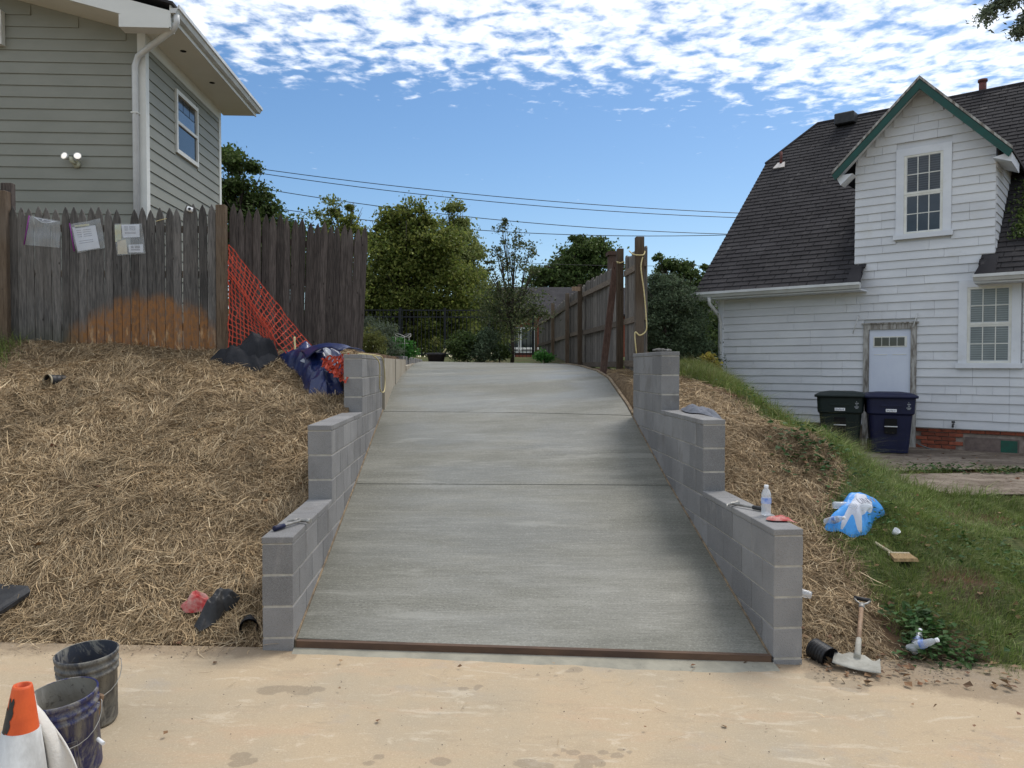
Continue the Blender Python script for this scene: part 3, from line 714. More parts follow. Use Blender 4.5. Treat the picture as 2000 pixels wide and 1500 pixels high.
# some straw strays over the edge of the concrete
def m_edge(x, y): return np.clip(1-(5.05-y)/.22, 0, 1)**2*((x < -1.36) | ((x > 2.2) & (x < 3.2)))*.8
Xe, Ye = scatter_xy(5200, -5, 3.4, 4.55, 5.15, m_edge); ne = len(Xe)
ribbons(np.stack([Xe, Ye, street(Xe)+RNG.uniform(.008, .03, ne)], 1), RNG.uniform(0, 6.28, ne), RNG.normal(0, .06, ne), RNG.uniform(.04, .16, ne), RNG.uniform(.002, .005, ne), RNG.normal(0, .004, ne), RNG.normal(0, .008, ne), 'loose_straw', MT['straw'])
def blades(X, Y, hmin, hmax, wd, name, mat, lean=.45, z=None):
    n = len(X); Z = (ground(X, Y) if z is None else z)-.008; ang = RNG.uniform(0, 6.28, n); H = RNG.uniform(hmin, hmax, n)
    la = RNG.uniform(0, 6.28, n)*.6+vnoise(X, Y, 2)*6; ln = np.abs(RNG.normal(0, lean, n))
    d = np.stack([np.cos(la)*ln, np.sin(la)*ln, np.ones(n)], 1); s = np.stack([np.cos(ang), np.sin(ang), np.zeros(n)], 1)*(RNG.uniform(.7, 1.3, n)*wd/2)[:, None]
    P = np.stack([X, Y, Z], 1); mid = P+d*(H*.5)[:, None]
    end = P+np.stack([d[:, 0]*2.0*H, d[:, 1]*2.0*H, H*(1-.25*ln)], 1)
    V = np.stack([P-s, P+s, mid+s*.8, mid-s*.8, end+s*.12, end-s*.12], 1).reshape(-1, 3); b = np.arange(n)[:, None]*6
    Q = np.concatenate([b+np.array([0, 1, 2, 3]), b+np.array([3, 2, 4, 5])], 1).reshape(-1, 4)
    o = link(name, np_mesh(name, V, Q, mat)); o['kind'] = 'stuff'; return o
def m_lawn(x, y): return np.clip(m_grass(x, y), 0, 1)*(fbm(x, y, 2.2, 4) > -.16+.0*x)*(x > 1)*(y < 12.6)*np.clip(.35+1.8*vnoise(x, y, 4), 0, 1)
X, Y = scatter_xy(260000, 2.6, 8.2, 4.6, 9.2, m_lawn); blades(X, Y, .03, .085, .0045, 'lawn_grass', MT['grass'], .6)
def m_ridge(x, y):
    e = straw_r_edge(y); return np.clip(m_grass(x, y), 0, 1)*(x < 5.6)*np.clip(fbm(x, y, 1.8, 4)*4+.75, 0, 1)
X, Y = scatter_xy(90000, 2.5, 6.4, 7.6, 14.2, m_ridge); blades(X, Y, .07, .22, .006, 'bank_grass', MT['grass'], .6)
X, Y = scatter_xy(14000, 2.5, 6.4, 8.2, 14.2, m_ridge); blades(X, Y, .10, .32, .0035, 'dry_grass', MT['drygrass'], .8)
X, Y = scatter_xy(16000, -7.4, -5.2, 8.3, 9.6, lambda x, y: np.clip(1.5*np.exp(-(((x+6.3)/.75)**2+((y-9.15)/.6)**2))-.1, 0, 1)); blades(X, Y, .05, .22, .006, 'bank_grass', MT['grass'], .7)
X, Y = scatter_xy(9000, 4.2, 9, 9.3, 9.95, lambda x, y: np.clip(1.6*fbm(x, y, 2, 3)+.25, 0, 1)*(np.abs(y-9.6) < .2)); blades(X, Y, .04, .13, .008, 'joint_weeds', MT['grass'], .7)
Xs, Ys = scatter_xy(60, -4, 4, 3.2, 4.8, lambda x, y: x*0+.9); ns = len(Xs)
ribbons(np.stack([Xs, Ys, street(Xs)+.012], 1), RNG.uniform(0, 6.28, ns), RNG.normal(0, .03, ns), RNG.uniform(.03, .12, ns), RNG.uniform(.002, .003, ns), RNG.normal(0, .003, ns), RNG.normal(0, .006, ns), 'loose_straw', MT['straw'])
# a sparse set of flat leaf-like things
def leaf_mesh(C, size, name, mat, elong=1.6, flat=False, parent=None, kind=None, zbias=0.):
    n = len(C); a = RNG.normal(size=(n, 3)); 
    if flat: a[:, 2] *= .25
    a /= np.linalg.norm(a, axis=1)[:, None]; r = RNG.normal(size=(n, 3))
    if flat: r[:, 2] *= .25
    b = np.cross(a, r); b /= np.linalg.norm(b, axis=1)[:, None]+1e-9
    if flat: 
        b = np.stack([-a[:, 1], a[:, 0], RNG.normal(0, .3, n)], 1)
    s = size*RNG.uniform(.6, 1.35, n); C = np.asarray(C)
    nr = np.cross(a, b)*(s*.12)[:, None]
    p0 = C-a*(s*.5)[:, None]; p2 = C+a*(s*.5)[:, None]; p1 = C+b*(s*.5/elong)[:, None]+nr-a*(s*.08)[:, None]; p3 = C-b*(s*.5/elong)[:, None]+nr-a*(s*.08)[:, None]
    V = np.stack([p0, p1, p2, p3], 1).reshape(-1, 3); i = np.arange(n)[:, None]*4
    Q = i+np.array([0, 1, 2, 3]); o = link(name, np_mesh(name, V, Q, mat), parent)
    if kind: o['kind'] = kind
    return o
def litter(n, x0, x1, y0, y1, mask, size, name, mat=None):
    X, Y = scatter_xy(n, x0, x1, y0, y1, mask)
    Z = np.maximum(ground(X, Y), np.where(Y < 5.0, street(X), -9))+RNG.uniform(.008, .03, len(X))
    return leaf_mesh(np.stack([X, Y, Z], 1), size, name, mat or MT['leaflitter'], 1.4, True, None, 'stuff')
litter(1500, 2.3, 7, 4.5, 7.5, lambda x, y: np.clip(.25+1.6*np.exp(-((y-(4.95-.42*np.clip(x-2.1, 0, 2)))/.3)**2), 0, 1), .055, 'fallen_leaves')
litter(330, -5, -1.4, 4.9, 9.4, lambda x, y: np.clip(.12+1.2*np.exp(-((x+3.7)/.7)**2-((y-5.25)/.4)**2), 0, 1), .07, 'fallen_leaves')
litter(700, 4.5, 9.5, 7.9, 12.4, lambda x, y: x*0+.9, .06, 'fallen_leaves')
litter(40, -4.5, 5, 3.3, 4.9, lambda x, y: x*0+.9, .03, 'fallen_leaves')
litter(420, 2.15, 3.2, 4.6, 5.1, lambda x, y: x*0+.7, .018, 'gravel', MT['gravel'])
litter(500, -4.2, -1.4, 4.75, 5.1, lambda x, y: x*0+.6, .014, 'gravel', MT['gravel'])
litter(900, -4.5, 4.5, 3.0, 4.95, lambda x, y: x*0+.9, .009, 'grit', MT['gravel'])
def ground_vines(cx, cy, rx, ry, n, size, mat='weed'):
    X = RNG.normal(cx, rx, n); Y = RNG.normal(cy, ry, n); Z = ground(X, Y)+RNG.uniform(.02, .14, n)
    leaf_mesh(np.stack([X, Y, Z], 1), size, 'weed_leaves', MT[mat], 1.3, True, None, 'stuff')
for px, py, rx, ry, n, sz in ((1800, 1240, .10, .12, 260, .05), (1850, 1290, .16, .08, 300, .045), (1575, 880, .16, .22, 150, .07), (1480, 790, .25, .35, 120, .045), (1640, 900, .3, .3, 140, .05), (1830, 925, .35, .08, 220, .05), (1960, 930, .3, .06, 160, .05), (1700, 1010, .15, .15, 120, .05), (1930, 1100, .3, .3, 200, .045)):
    p = on_ground(px, py); ground_vines(p.x, p.y, rx, ry, n, sz)

# ------------------------------------------------------------------ left house
H1 = thing('sage_house', 'sage green clapboard house with white gutter behind the picket fence', 'house', (-8, 15, 2.1))
YF = 12.29; XC_ = at_y(285, 358, YF).x; YBK = at_x(430, 400, XC_).y
def hb(name, lo, hi, mat, cham=None):
    b = MB(); b.box(lo, hi) if not cham else b.cbox(lo, hi, cham); return b.build(name, mat, H1, True)
ztop = at_y(262, 66, YF).z                     # soffit line at the corner
XRIDGE = -10.6; pitch = .25
zroof = lambda x: ztop+.30+pitch*(XC_+.64-x) if x > XRIDGE else ztop+.30+pitch*(XC_+.64-XRIDGE)-pitch*(XRIDGE-x)
bd = MB(); bd.prism([(-15.2, YF, 1.9), (XC_, YF, 1.9), (XC_, YF, ztop+.02), (XRIDGE, YF, ztop+pitch*(XC_-XRIDGE)), (-15.2, YF, ztop+.05)], (0, YBK-YF, 0)); bd.build('wall', MT['siding'], H1, True)
EXP = .178
def clap(lo_pt, hi_pt, nrm, z, mat, parent, e=EXP):
    """one clapboard between two xy points"""
    a = Vector((*lo_pt, 0)); b_ = Vector((*hi_pt, 0)); n = Vector((*nrm, 0))
    vs = [a+n*.002+Vector((0, 0, z+e+.01)), b_+n*.002+Vector((0, 0, z+e+.01)), b_+n*.020+Vector((0, 0, z)), a+n*.020+Vector((0, 0, z)), a+n*.001+Vector((0, 0, z)), b_+n*.001+Vector((0, 0, z))]
    m = MB(); m.add(vs, [(0, 3, 2, 1), (3, 4, 5, 2), (0, 4, 3), (1, 2, 5), (0, 1, 5, 4)]); return m.build('siding_board', mat, parent, True)
z = 2.10
wy0, wy1 = at_x(343, 200, XC_).y, at_x(381, 250, XC_).y
wzt, wzb = at_x(343, 183, XC_).z, at_x(343, 290, XC_).z
while z < ztop+1.6:
    zz = z+EXP; xr = XC_-.10
    if zz > ztop-.02: xr = min(xr, XC_-(zz-ztop)/pitch)
    if xr > -15: clap((-15.1, YF), (xr, YF), (0, -1), z, MT['siding'], H1)
    if z < ztop-.12:
        ivs = [(YF+.11, YBK-.09)]
        if z+EXP > wzb-.06 and z < wzt+.06: ivs = [(YF+.11, wy0-.07), (wy1+.07, YBK-.09)]
        for a, b_ in ivs: clap((XC_, a), (XC_, b_), (1, 0), z, MT['siding'], H1)
    z += EXP
hb('corner_trim', (XC_-.10, YF-.024, 2.0), (XC_+.024, YF+.10, ztop), MT['trim'])
hb('corner_trim', (XC_-.05, YBK-.09, 2.0), (XC_+.024, YBK+.024, ztop), MT['trim'])
hb('frieze_board', (XC_-.001, YF+.10, ztop-.20), (XC_+.026, YBK-.09, ztop-.002), MT['trim'])
OH = .64; FO = .62; XE = XC_+OH; ye0 = YF-FO; ye1 = YBK+.32
hb('soffit', (XC_-.02, ye0, ztop), (XE-.02, ye1, ztop+.02), MT['soffit'])
hb('fascia', (XE-.02, ye0, ztop-.02), (XE, ye1, ztop+.17), MT['trim'])
# rake soffit and board along the front gable
def rake(x0, x1, y0, y1, dz0, dz1, name, mat):
    zl = lambda x: ztop+pitch*(XC_-x)
    b = MB(); b.prism([(x0, y0, zl(x0)+dz0), (x1, y0, zl(x1)+dz0), (x1, y0, zl(x1)+dz1), (x0, y0, zl(x0)+dz1)], (0, y1-y0, 0)); return b.build(name, mat, H1, True)
rake(XRIDGE, XC_-.02, ye0+.02, YF, .0, .02, 'rake_soffit', MT['soffit'])
rake(XRIDGE, XE, ye0-.02, ye0+.018, .0, .24, 'rake_board', MT['trim'])
b = MB(); b.box((XC_-.10, ye0-.024, ztop-.17), (XE-.02, ye0+.2, ztop+.012)); b.build('eave_return', MT['trim'], H1, True)
b = MB(); b.prism([(XRIDGE, ye0-.06, zroof(XRIDGE)-.04), (XE+.05, ye0-.06, ztop+.16), (XE+.05, ye0-.06, ztop+.20), (XRIDGE, ye0-.06, zroof(XRIDGE)+.0)], (0, ye1-ye0+.06, 0))
b.prism([(-15.8, ye0-.06, zroof(-15.8)-.04), (XRIDGE, ye0-.06, zroof(XRIDGE)-.04), (XRIDGE, ye0-.06, zroof(XRIDGE)), (-15.8, ye0-.06, zroof(-15.8))], (0, ye1-ye0+.06, 0)); b.build('roof', MT['roof'], H1, True)
# gutter
b = MB(); prof = [(0, 0), (.07, 0), (.10, .06), (.125, .065), (.125, .12), (.115, .12), (.09, .07), (.0, .07)]
b.prism([(XE+.002+p, ye0-.02, ztop+.05+q) for p, q in prof], (0, ye1-ye0+.05, 0)); b.build('gutter', MT['metalwhite'], H1, True)
b = MB(); dsx = XC_-.115
b.tube([(XE+.06, ye0+.05, ztop+.05), (XE+.06, ye0+.06, ztop-.06), (XE+.0, ye0+.09, ztop-.14), (dsx+.18, YF-.13, ztop-.30), (dsx+.05, YF-.085, ztop-.38), (dsx, YF-.075, ztop-.52), (dsx, YF-.07, 2.0)], .047, 8)
b.build('downspout', MT['metalwhite'], H1, True)
hb('downspout_joint', (dsx-.052, YF-.125, ztop-1.25), (dsx+.052, YF-.02, ztop-1.23), MT['trim'])
for yy in (ye0+1.25, ye0+2.65):
    b = MB(); b.lathe([(.0, -.004), (.045, -.004), (.05, 0), (.05, .003)], 16, M=Matrix.Translation((XC_+.36, yy, ztop-.001))); b.build('soffit_light', MT['darkhole'], H1, True)
# side window
b = MB()
for a0, a1, c0, c1 in ((wy0-.06, wy1+.06, wzt, wzt+.07), (wy0-.06, wy1+.06, wzb-.07, wzb), (wy0-.06, wy0, wzb, wzt), (wy1, wy1+.06, wzb, wzt), (wy0, wy1, (wzt+wzb)/2-.035, (wzt+wzb)/2+.015)): b.box((XC_, a0, c0), (XC_+.045, a1, c1))
win = b.build('window', MT['trim'], H1, True)
zm = (wzt+wzb)/2
def hpane(y0, y1, z0, z1, m, x=.016):
    b = MB(); b.box((XC_+.002, y0, z0), (XC_+x, y1, z1)); o = b.build('pane', m, win, False); o.parent = win; return o
hpane(wy0+.01, wy1-.01, zm+.015, wzt-.24, MT['glass_sky']); hpane(wy0+.01, wy1-.01, wzb+.01, zm-.035, MT['glass'])
for k in range(3): hpane(wy0+.01+k*(wy1-wy0-.02)/3, wy0-.0+(k+1)*(wy1-wy0-.02)/3-.012, wzt-.225, wzt-.01, MT['glass'])
# trim piece at the far left
b = MB(); p = at_y(-20, 25, YF); q = at_y(12, 92, YF); b.box((p.x, YF-.12, q.z), (q.x, YF-.02, p.z)); b.tube([(q.x-.1, YF-.12, q.z+.35), (q.x-.02, YF-.2, q.z+.2), (q.x-.3, YF-.2, q.z+.12)], .035); b.build('wall_box', MT['trim'], H1, True)
# security light
p = at_y(152, 322, YF); sl_ = thing('security_light', 'twin headed lit floodlight on the sage clapboard wall', 'light', (p.x, YF-.02, p.z))
b = MB(); b.lathe([(0, 0), (.055, 0), (.06, .02), (.045, .05), (0, .055)], 16, M=Matrix.Rotation(R(90), 4, 'X')); b.tube([(0, -.05, 0), (-.03, -.10, .02), (-.03, -.12, .09)], [.03, .035, .028], 10); b.build('mount', MT['lampbody'], sl_)
for dx in (-.13, .07):
    rot = Matrix.Translation((dx, -.13, .10)) @ Matrix.Rotation(R(78), 4, 'X') @ Matrix.Rotation(R(-12 if dx < 0 else 14), 4, 'Y')
    b = MB(); b.lathe([(.018, -.10), (.03, -.09), (.052, -.03), (.058, 0), (.05, .002)], 16, M=rot); h = b.build('lamp_head', MT['trim'], sl_)
    b = MB(); b.lathe([(.048, -.002), (.035, .010), (0.0, .014)], 16, M=rot); o = b.build('bulb', MT['lamp'], h)

# ------------------------------------------------------------------ picket fences
def picket_mesh(w, h, t, tip, name, mat, thick_round=True):
    # flat back, gently rounded front, gothic tip
    rows = [(0, 1), (h-tip, 1), (h-tip*.62, .86), (h-tip*.28, .52), (h-.012, .16), (h, .05)]
    V = []; Fq = []
    for z_, s in rows: V += [(-w/2*s, 0, z_), (-w/2*s*.92, -t*.7, z_), (0, -t, z_), (w/2*s*.92, -t*.7, z_), (w/2*s, 0, z_)]
    for i in range(len(rows)-1):
        for k in range(5): a = i*5+k; b_ = i*5+(k+1) % 5; Fq.append((a, b_, b_+5, a+5))
    m = MB(); m.add(V, Fq); m.add([V[-5], V[-4], V[-3], V[-2], V[-1]], [(0, 1, 2, 3, 4)]); return m.mesh(name, mat)
YP = 9.6
f1 = thing('picket_fence', 'grey stockade fence with pointed pickets and an orange mud stain', 'fence', (-4.3, YP, 2.05))
pm = [picket_mesh(w, 1.86, .022, .17, 'picket', MT['picket']) for w in (.099, .1015, .103)]
x = at_y(434, 600, YP).x-.12; i = 0
zt1 = at_y(230, 407, YP).z
while x > -8.2:
    px_idx = i
    gap = (i == 10)
    me = random.choice(pm); o = link('picket', me, f1); wparent(o, f1); hgt = zt1+random.uniform(-.02, .015)+(.05 if i < 4 else 0)
    if gap: hgt -= .42
    o.location = (x, YP+(.003 if i % 2 else -.003)+random.uniform(-.002, .002), hgt-1.86); o.rotation_euler = (0, random.uniform(-.008, .008), random.uniform(-.05, .05))
    x -= .1015+random.uniform(-.003, .004); i += 1
for zz in (2.35, 3.0, 3.55):
    b = MB(); b.box((-8.2, YP+.004, zz-.04), (at_y(434, 600, YP).x, YP+.045, zz+.04)); b.build('rail', MT['rail'], f1, True)
def post(px, top, wd, root, Y=YP, base=1.8, mat='post', dy=.0):
    p = at_y(px, top, Y); b = MB(); b.cbox((p.x-wd/2, Y-.05+dy, base), (p.x+wd/2, Y+.05+dy, p.z), .006); return b.build('post', MT[mat], root, True)
post(434, 402, .115, f1, dy=-.03)
p = at_y(10, 375, YP); b = MB(); b.cbox((p.x-.055, YP-.09, 1.8), (p.x+.055, YP+.02, p.z), .006); b.build('post', MT['post'], f1, True)
b = MB(); b.cbox((p.x-.075, YP+.03, 1.8), (p.x+.055, YP+.12, p.z+.12), .006); b.build('post', MT['picket_dark'], f1, True)
f2 = thing('picket_fence', 'dark brown stockade fence section fanning right behind the orange netting', 'fence', (-3.0, YP, 2.05))
pd = picket_mesh(.098, 1.86, .020, .20, 'picket', MT['picket_dark'])
A = at_y(448, 690, 9.62); B = at_y(706, 700, 10.75)
n2 = 19
for k in range(n2):
    t = (k+.5)/n2; pos = A.lerp(B, t); top = at_y(448+t*(718-448), 402+t*46-(6 if k % 3 == 0 else 0)+6*math.sin(t*3.1), pos.y).z
    o = link('picket', pd, f2); wparent(o, f2); o.location = (pos.x, pos.y+random.uniform(-.006, .006), top-1.86*1.0); o.scale = (1.07, 1, 1)
    o.location.z = top-1.86; o.rotation_euler = (random.uniform(-.01, .01), .01+.045*t+random.uniform(-.008, .008), math.atan2(B.y-A.y, B.x-A.x)+random.uniform(-.04, .04)); 
dv = (B-A).normalized(); nv = Vector((-dv.y, dv.x, 0))
for zz in (2.35, 2.95, 3.45):
    b = MB(); a0 = A+nv*.04; b.prism([(a0.x, a0.y, zz), (B.x+nv.x*.04, B.y+nv.y*.04, zz), (B.x+nv.x*.04, B.y+nv.y*.04, zz+.08), (a0.x, a0.y, zz+.08)], nv*.035); b.build('rail', MT['postdark'], f2, True)

# right hand board fence, seen from its rail side
XF = 2.43
f3 = thing('board_fence', 'weathered board fence with rails running back along the right of the ramp', 'fence', (XF, 10.6, 1.8))
y = 10.62; i = 0
def board_mesh(w, h):
    k = ('fb', w, round(h, 2))
    if k not in _bm:
        m = MB(); m.prism([(0, -w/2, 0), (0, w/2, 0), (0, w/2, h-.03), (0, w/2-.03, h), (0, -w/2+.03, h), (0, -w/2, h-.03)], (.018, 0, 0)); _bm[k] = m.mesh('fence_board', MT['fboard'])
    return _bm[k]
while y < 27.4:
    if 11.95 < y < 12.2: y += .14; continue
    w = .135; top = 3.56 if y < 12.1 else (3.50+.18*min(1, (y-12.1)/4.2) if y < 16.4 else 3.62-.01*(y-16.4))
    top += .02*math.sin(i*1.7)+random.uniform(-.012, .012); bot = 1.78 if y < 12 else 1.86
    o = link('fence_board', board_mesh(w, round(top-bot, 2)), f3); wparent(o, f3); o.location = (XF+.03*math.sin(y*.9), y, bot); o.rotation_euler = (random.uniform(-.008, .008), 0, random.uniform(-.05, .05))
    y += w+.012+random.uniform(0, .010); i += 1
for (y0, y1) in ((10.55, 11.9), (12.2, 16.35), (16.5, 18.5), (18.6, 21.8), (21.9, 27.4)):
    dz = .0 if y0 > 16 else (-.05)
    for zz in (3.36+dz, 2.62+dz, 1.92+dz*.2):
        s_ = random.uniform(-.02, .02)+(.1 if 12 < y0 < 13 and zz > 3 else 0)
        b = MB(); b.prism([(XF-.05, y0, zz-.045), (XF-.05, y1, zz-.045+s_), (XF-.05, y1, zz+.045+s_), (XF-.05, y0, zz+.045)], (.04, 0, 0)); b.build('rail', MT['rail'], f3, True)
for (px, yy, top, w_, lean) in ((1249, 10.5, 463, .115, .0), (1211, 11.95, 486, .10, .0), (1131, 16.4, 556, .09, 0), (1107, 18.55, 573, .09, 0), (1078, 21.85, 592, .09, 0), (1046, 27.5, 622, .09, 0)):
    p = at_y(px, top, yy); b = MB(); b.cbox((XF-.055-w_ if yy > 12.5 else p.x-w_/2, yy-.05, 1.45), (XF-.055 if yy > 12.5 else p.x+w_/2, yy+.05, p.z), .006); b.build('post', MT['post'], f3, True)
p0 = at_y(1177, 733, 11.85); p1 = at_y(1203, 512, 12.1)
br = MB(); 
for_dir = (p1-p0).normalized(); sx = Vector((1, 0, 0)); sx = (sx-for_dir*sx.dot(for_dir)).normalized(); sy = for_dir.cross(sx)
br.prism([p0-sx*.05-sy*.03, p0+sx*.05-sy*.03, p0+sx*.05+sy*.03, p0-sx*.05+sy*.03], p1-p0)
tag(br.build('leaning_plank', MT['postdark']), 'dark reddish plank leaning against the right board fence', 'plank')
b = MB(); p = at_y(1128, 565, 16.3); b.box((p.x-.13, p.y-.07, p.z-.04), (p.x+.05, p.y-.055+.0, p.z+.05)); b.build('fence_bracket', MT['handle'], f3, True)
# rope over the near fence post
pa = at_y(1249, 500, 10.42)
def rope(name, pts, r, label, mat='rope'):
    P = [Vector(p) for p in pts]; out = []
    for i in range(len(P)-1):
        a = P[max(i-1, 0)]; b_ = P[i]; c = P[i+1]; d = P[min(i+2, len(P)-1)]
        for k in range(6):
            t = k/6; out.append(.5*((2*b_)+(c-a)*t+(2*a-5*b_+4*c-d)*t*t+(3*b_-a-3*c+d)*t**3))
    out.append(P[-1]); m = MB(); m.tube(out, r, 6); return tag(m.build(name, MT[mat]), label, 'rope' if mat == 'rope' else 'hose')
rope('rope', [at_y(1229, 490, 10.6), at_y(1238, 497, 10.42), at_y(1256, 498, 10.42), at_y(1259, 492, 10.5), at_y(1252, 520, 10.4), at_y(1258, 570, 10.4), at_y(1262, 620, 10.4), at_y(1262, 645, 10.4), at_y(1250, 655, 10.4), at_y(1240, 650, 10.4), at_y(1243, 690, 10.42)], .009, 'yellow rope tied round the nearest post of the board fence')
rope('rope', [at_y(1204, 511, 11.86), at_y(1212, 513, 11.86), at_y(1219, 511, 11.9), at_y(1212, 514, 11.87), at_y(1205, 513, 11.87)], .008, 'short yellow rope binding the second post of the board fence')

# ------------------------------------------------------------------ white house on the right
P0 = (6.92, 12.5); D1 = (-.772, .635); N1 = (-.635, -.772)
def HL(s, n, z):
    xc = P0[0]+D1[0]*s+N1[0]*n; zc = P0[1]+D1[1]*s+N1[1]*n
    return Vector((xc*CY+zc*SY, -xc*SY+zc*CY, z))
def hs(px): return (10380-12.5*(px-1000))/(1158+.635*(px-1000))
def hz(px, py, n=0.0):
    s = hs(px); zc = P0[1]+D1[1]*s+N1[1]*n; return EYE+(715-py)/F*zc
H2 = thing('white_house', 'white shingled house with dark steep roof and green trimmed gable', 'house', HL(1, -2, .5))
HX = HL(1, 0, 0)-HL(0, 0, 0); HN = HL(0, 1, 0)-HL(0, 0, 0)
def hx(name, s0, s1, n0, n1, z0, z1, mat, parent=None, cham=0):
    M_ = Matrix(((HX.x, HN.x, 0, HL(0, 0, 0).x), (HX.y, HN.y, 0, HL(0, 0, 0).y), (0, 0, 1, 0), (0, 0, 0, 1)))
    b = MB(); lo = (min(s0, s1), min(n0, n1), min(z0, z1)); hi = (max(s0, s1), max(n0, n1), max(z0, z1))
    b.cbox(lo, hi, cham, M=M_) if cham else b.box(lo, hi, M=M_)
    if parent is None: return b.build(name, mat, H2, True)
    o = b.build(name, mat); o.parent = parent
    o.matrix_parent_inverse = Matrix.Identity(4)
    return o
def hprism(name, pts, dn, mat, parent=None):
    """pts: (s, n, z) polygon; dn: extrusion (s,n,z)"""
    P = [HL(*p) for p in pts]; off = HX*dn[0]+HN*dn[1]+Vector((0, 0, dn[2])); b = MB(); b.prism(P, off)
    if parent is None: return b.build(name, mat, H2, True)
    o = b.build(name, mat); o.parent = parent; return o
SL = 3.757; SR = -4.0; EZ = 3.28; mR = 4.31; zR = EZ+.896*(mR+.4)
roofz = lambda m: EZ+.896*(m+.4)          # m = distance inward from the wall face
DL, DR = 1.292, -.78; DC = .256; DZ = 6.52
hx('wall', SL, SR, -8.5, -.02, .86, 3.32, MT['wsiding'])
hx('foundation', SL-.03, SR, -8.4, -.055, .2, .86, MT['bmortar'])
# dormer body
hprism('dormer_wall', [(DL, -.02, 3.3), (DR, -.02, 3.3), (DR, -.02, 5.43), (DC, -.02, 6.475), (DL, -.02, 5.43)], (0, -3.0, 0), MT['wsiding'])
# openings
du = dict(s0=hs(1697), s1=hs(1779), zt=hz(1740, 643), zb=.58); dw = .085
W1 = dict(s0=hs(1762), s1=hs(1838), zt=hz(1800, 303), zb=hz(1800, 455)); W2 = dict(s0=hs(1888), s1=hs(1975), zt=hz(1930, 560), zb=hz(1930, 708))
opens = [(du['s1']-dw, du['s0']+dw, 0, du['zt']+.09), (W1['s1']-.12, W1['s0']+.12, W1['zb']-.10, W1['zt']+.14), (W2['s1']-.14, W2['s0']+.12, W2['zb']-.09, W2['zt']+.12)]
sh_e = .1385; z = .875; rowi = 0; siding = []
while z < 6.3:
    zt_ = z+sh_e
    if z < 3.25: lo, hi = -2.2, SL
    else:
        lo, hi = DR, DL
        if zt_ > 5.36: k = (zt_-.05-5.36)/1.02*(DL-DC); lo, hi = DR+max(0, k), DL-max(0, k)
    if hi-lo < .12: break
    ivs = [(lo, hi)]
    for (a, b_, c, d) in opens:
        if zt_ > c+.03 and z < d-.03:
            nv_ = []
            for (u, v_) in ivs:
                if a > u: nv_.append((u, min(a, v_)))
                if b_ < v_: nv_.append((max(b_, u), v_))
            ivs = [q for q in nv_ if q[1]-q[0] > .02]
    for (u, v_) in ivs:
        s_ = u
        while s_ < v_-.01:
            w = random.choice([.22, .35, .5, .7, .9, 1.2]) if s_ > -1.5 else 1.2
            if s_ > 1.6: w *= 2.2
            if v_-s_-w < .12: w = v_-s_
            siding.append((s_+.0015, s_+w-.0015, z, rowi)); s_ += w
    z += sh_e; rowi += 1
for (a, b_, z_, r_) in siding:
    j = random.uniform(-.003, .003); t_ = .021+random.uniform(-.002, .003)
    pts = [(a, -.018, z_+j), (a, t_, z_+j), (a, .0, z_+sh_e+.012), (a, -.018, z_+sh_e+.012)]
    hprism('siding_shingle', pts, (b_-a, 0, 0), MT['wsiding'])
hx('corner_board', SL-.005, SL+.02, -.3, .022, .9, 3.3, MT['wtrim']); hx('corner_board', SL-.09, SL-.0, .016, .030, .9, 3.28, MT['wtrim'])
# dormer cheek shingles on the right
for k in range(14):
    zz = 3.45+k*.1385; m0 = max(0, (zz-EZ)/.896-.4)
    if zz > 5.05: break
    hprism('siding_shingle', [(DR, -.02, zz), (DR-.016, -.02, zz), (DR-.001, -.02, zz+.148), (DR, -.02, zz+.148)], (0, -(m0+.15), 0), MT['wsiding'])
# bricks
bk = 0
M_b = Matrix(((HX.x, HN.x, 0, 0), (HX.y, HN.y, 0, 0), (0, 0, 1, 0), (0, 0, 0, 1)))
brick_me = MB().cbox((-.097, -.03, -.028), (.097, .03, .028), .004, M=M_b).mesh('brick', MT['brick'])
vs0, vs1 = hs(1992), hs(1886)
for r_ in range(6):
    z_ = .835-.0677*r_; s_ = -2.0+(.1 if r_ % 2 else 0)
    while s_ < .27:
        if not (vs0-.08 < s_ < vs1+.08 and z_ < .78):
            o = link('brick', brick_me, H2); wparent(o, H2); o.location = HL(s_, -.05+random.uniform(-.004, .004), z_)
        s_ += .203
hx('vent_cover', vs0, vs1-.30*0, -.052, -.035, .46, .745, MT['ply']); hx('vent_patch', vs0+.02, vs0+.24, -.034, -.028, .47, .72, MT['lead'])
# door with frame
zb_ = .60
door = hx('door', du['s1']+.005, du['s0']-.005, -.02, .012, zb_, du['zt'], MT['door'])
for s0, s1, z0, z1 in ((du['s0'], du['s0']+dw, zb_-.08, du['zt']+.09), (du['s1']-dw, du['s1'], zb_-.08, du['zt']+.09), (du['s1'], du['s0'], du['zt'], du['zt']+.09)): hx('door_frame', s0, s1, -.01, .045, z0, z1, MT['wood_worn'])
hx('door_head', du['s1']-dw-.03, du['s0']+dw+.03, -.01, .06, du['zt']+.09, du['zt']+.115, MT['wood_worn'])
dwid = du['s0']-du['s1']; zt_ = du['zt']
hx('door_light', du['s1']+.06, du['s0']-.07, .012, .018, zt_-.30, zt_-.12, MT['sash'], door)
for k in range(4): a = du['s0']-.09-k*(dwid-.175)/4; hx('pane', a-(dwid-.175)/4+.012, a, .018, .022, zt_-.28, zt_-.14, MT['glass'], door)
for k in (0, 1):
    a = du['s1']+.07+k*.29; 
    for (z0, z1) in ((zt_-1.25, zt_-.42),):
        hx('panel', a, a+.21, .012, .015, z0, z1, MT['door'], door); hx('panel_lip', a+.0, a+.21, .0152, .021, z0, z0+.012, MT['sash'], door); hx('panel_lip', a+.0, a+.21, .0152, .021, z1-.012, z1, MT['sash'], door)
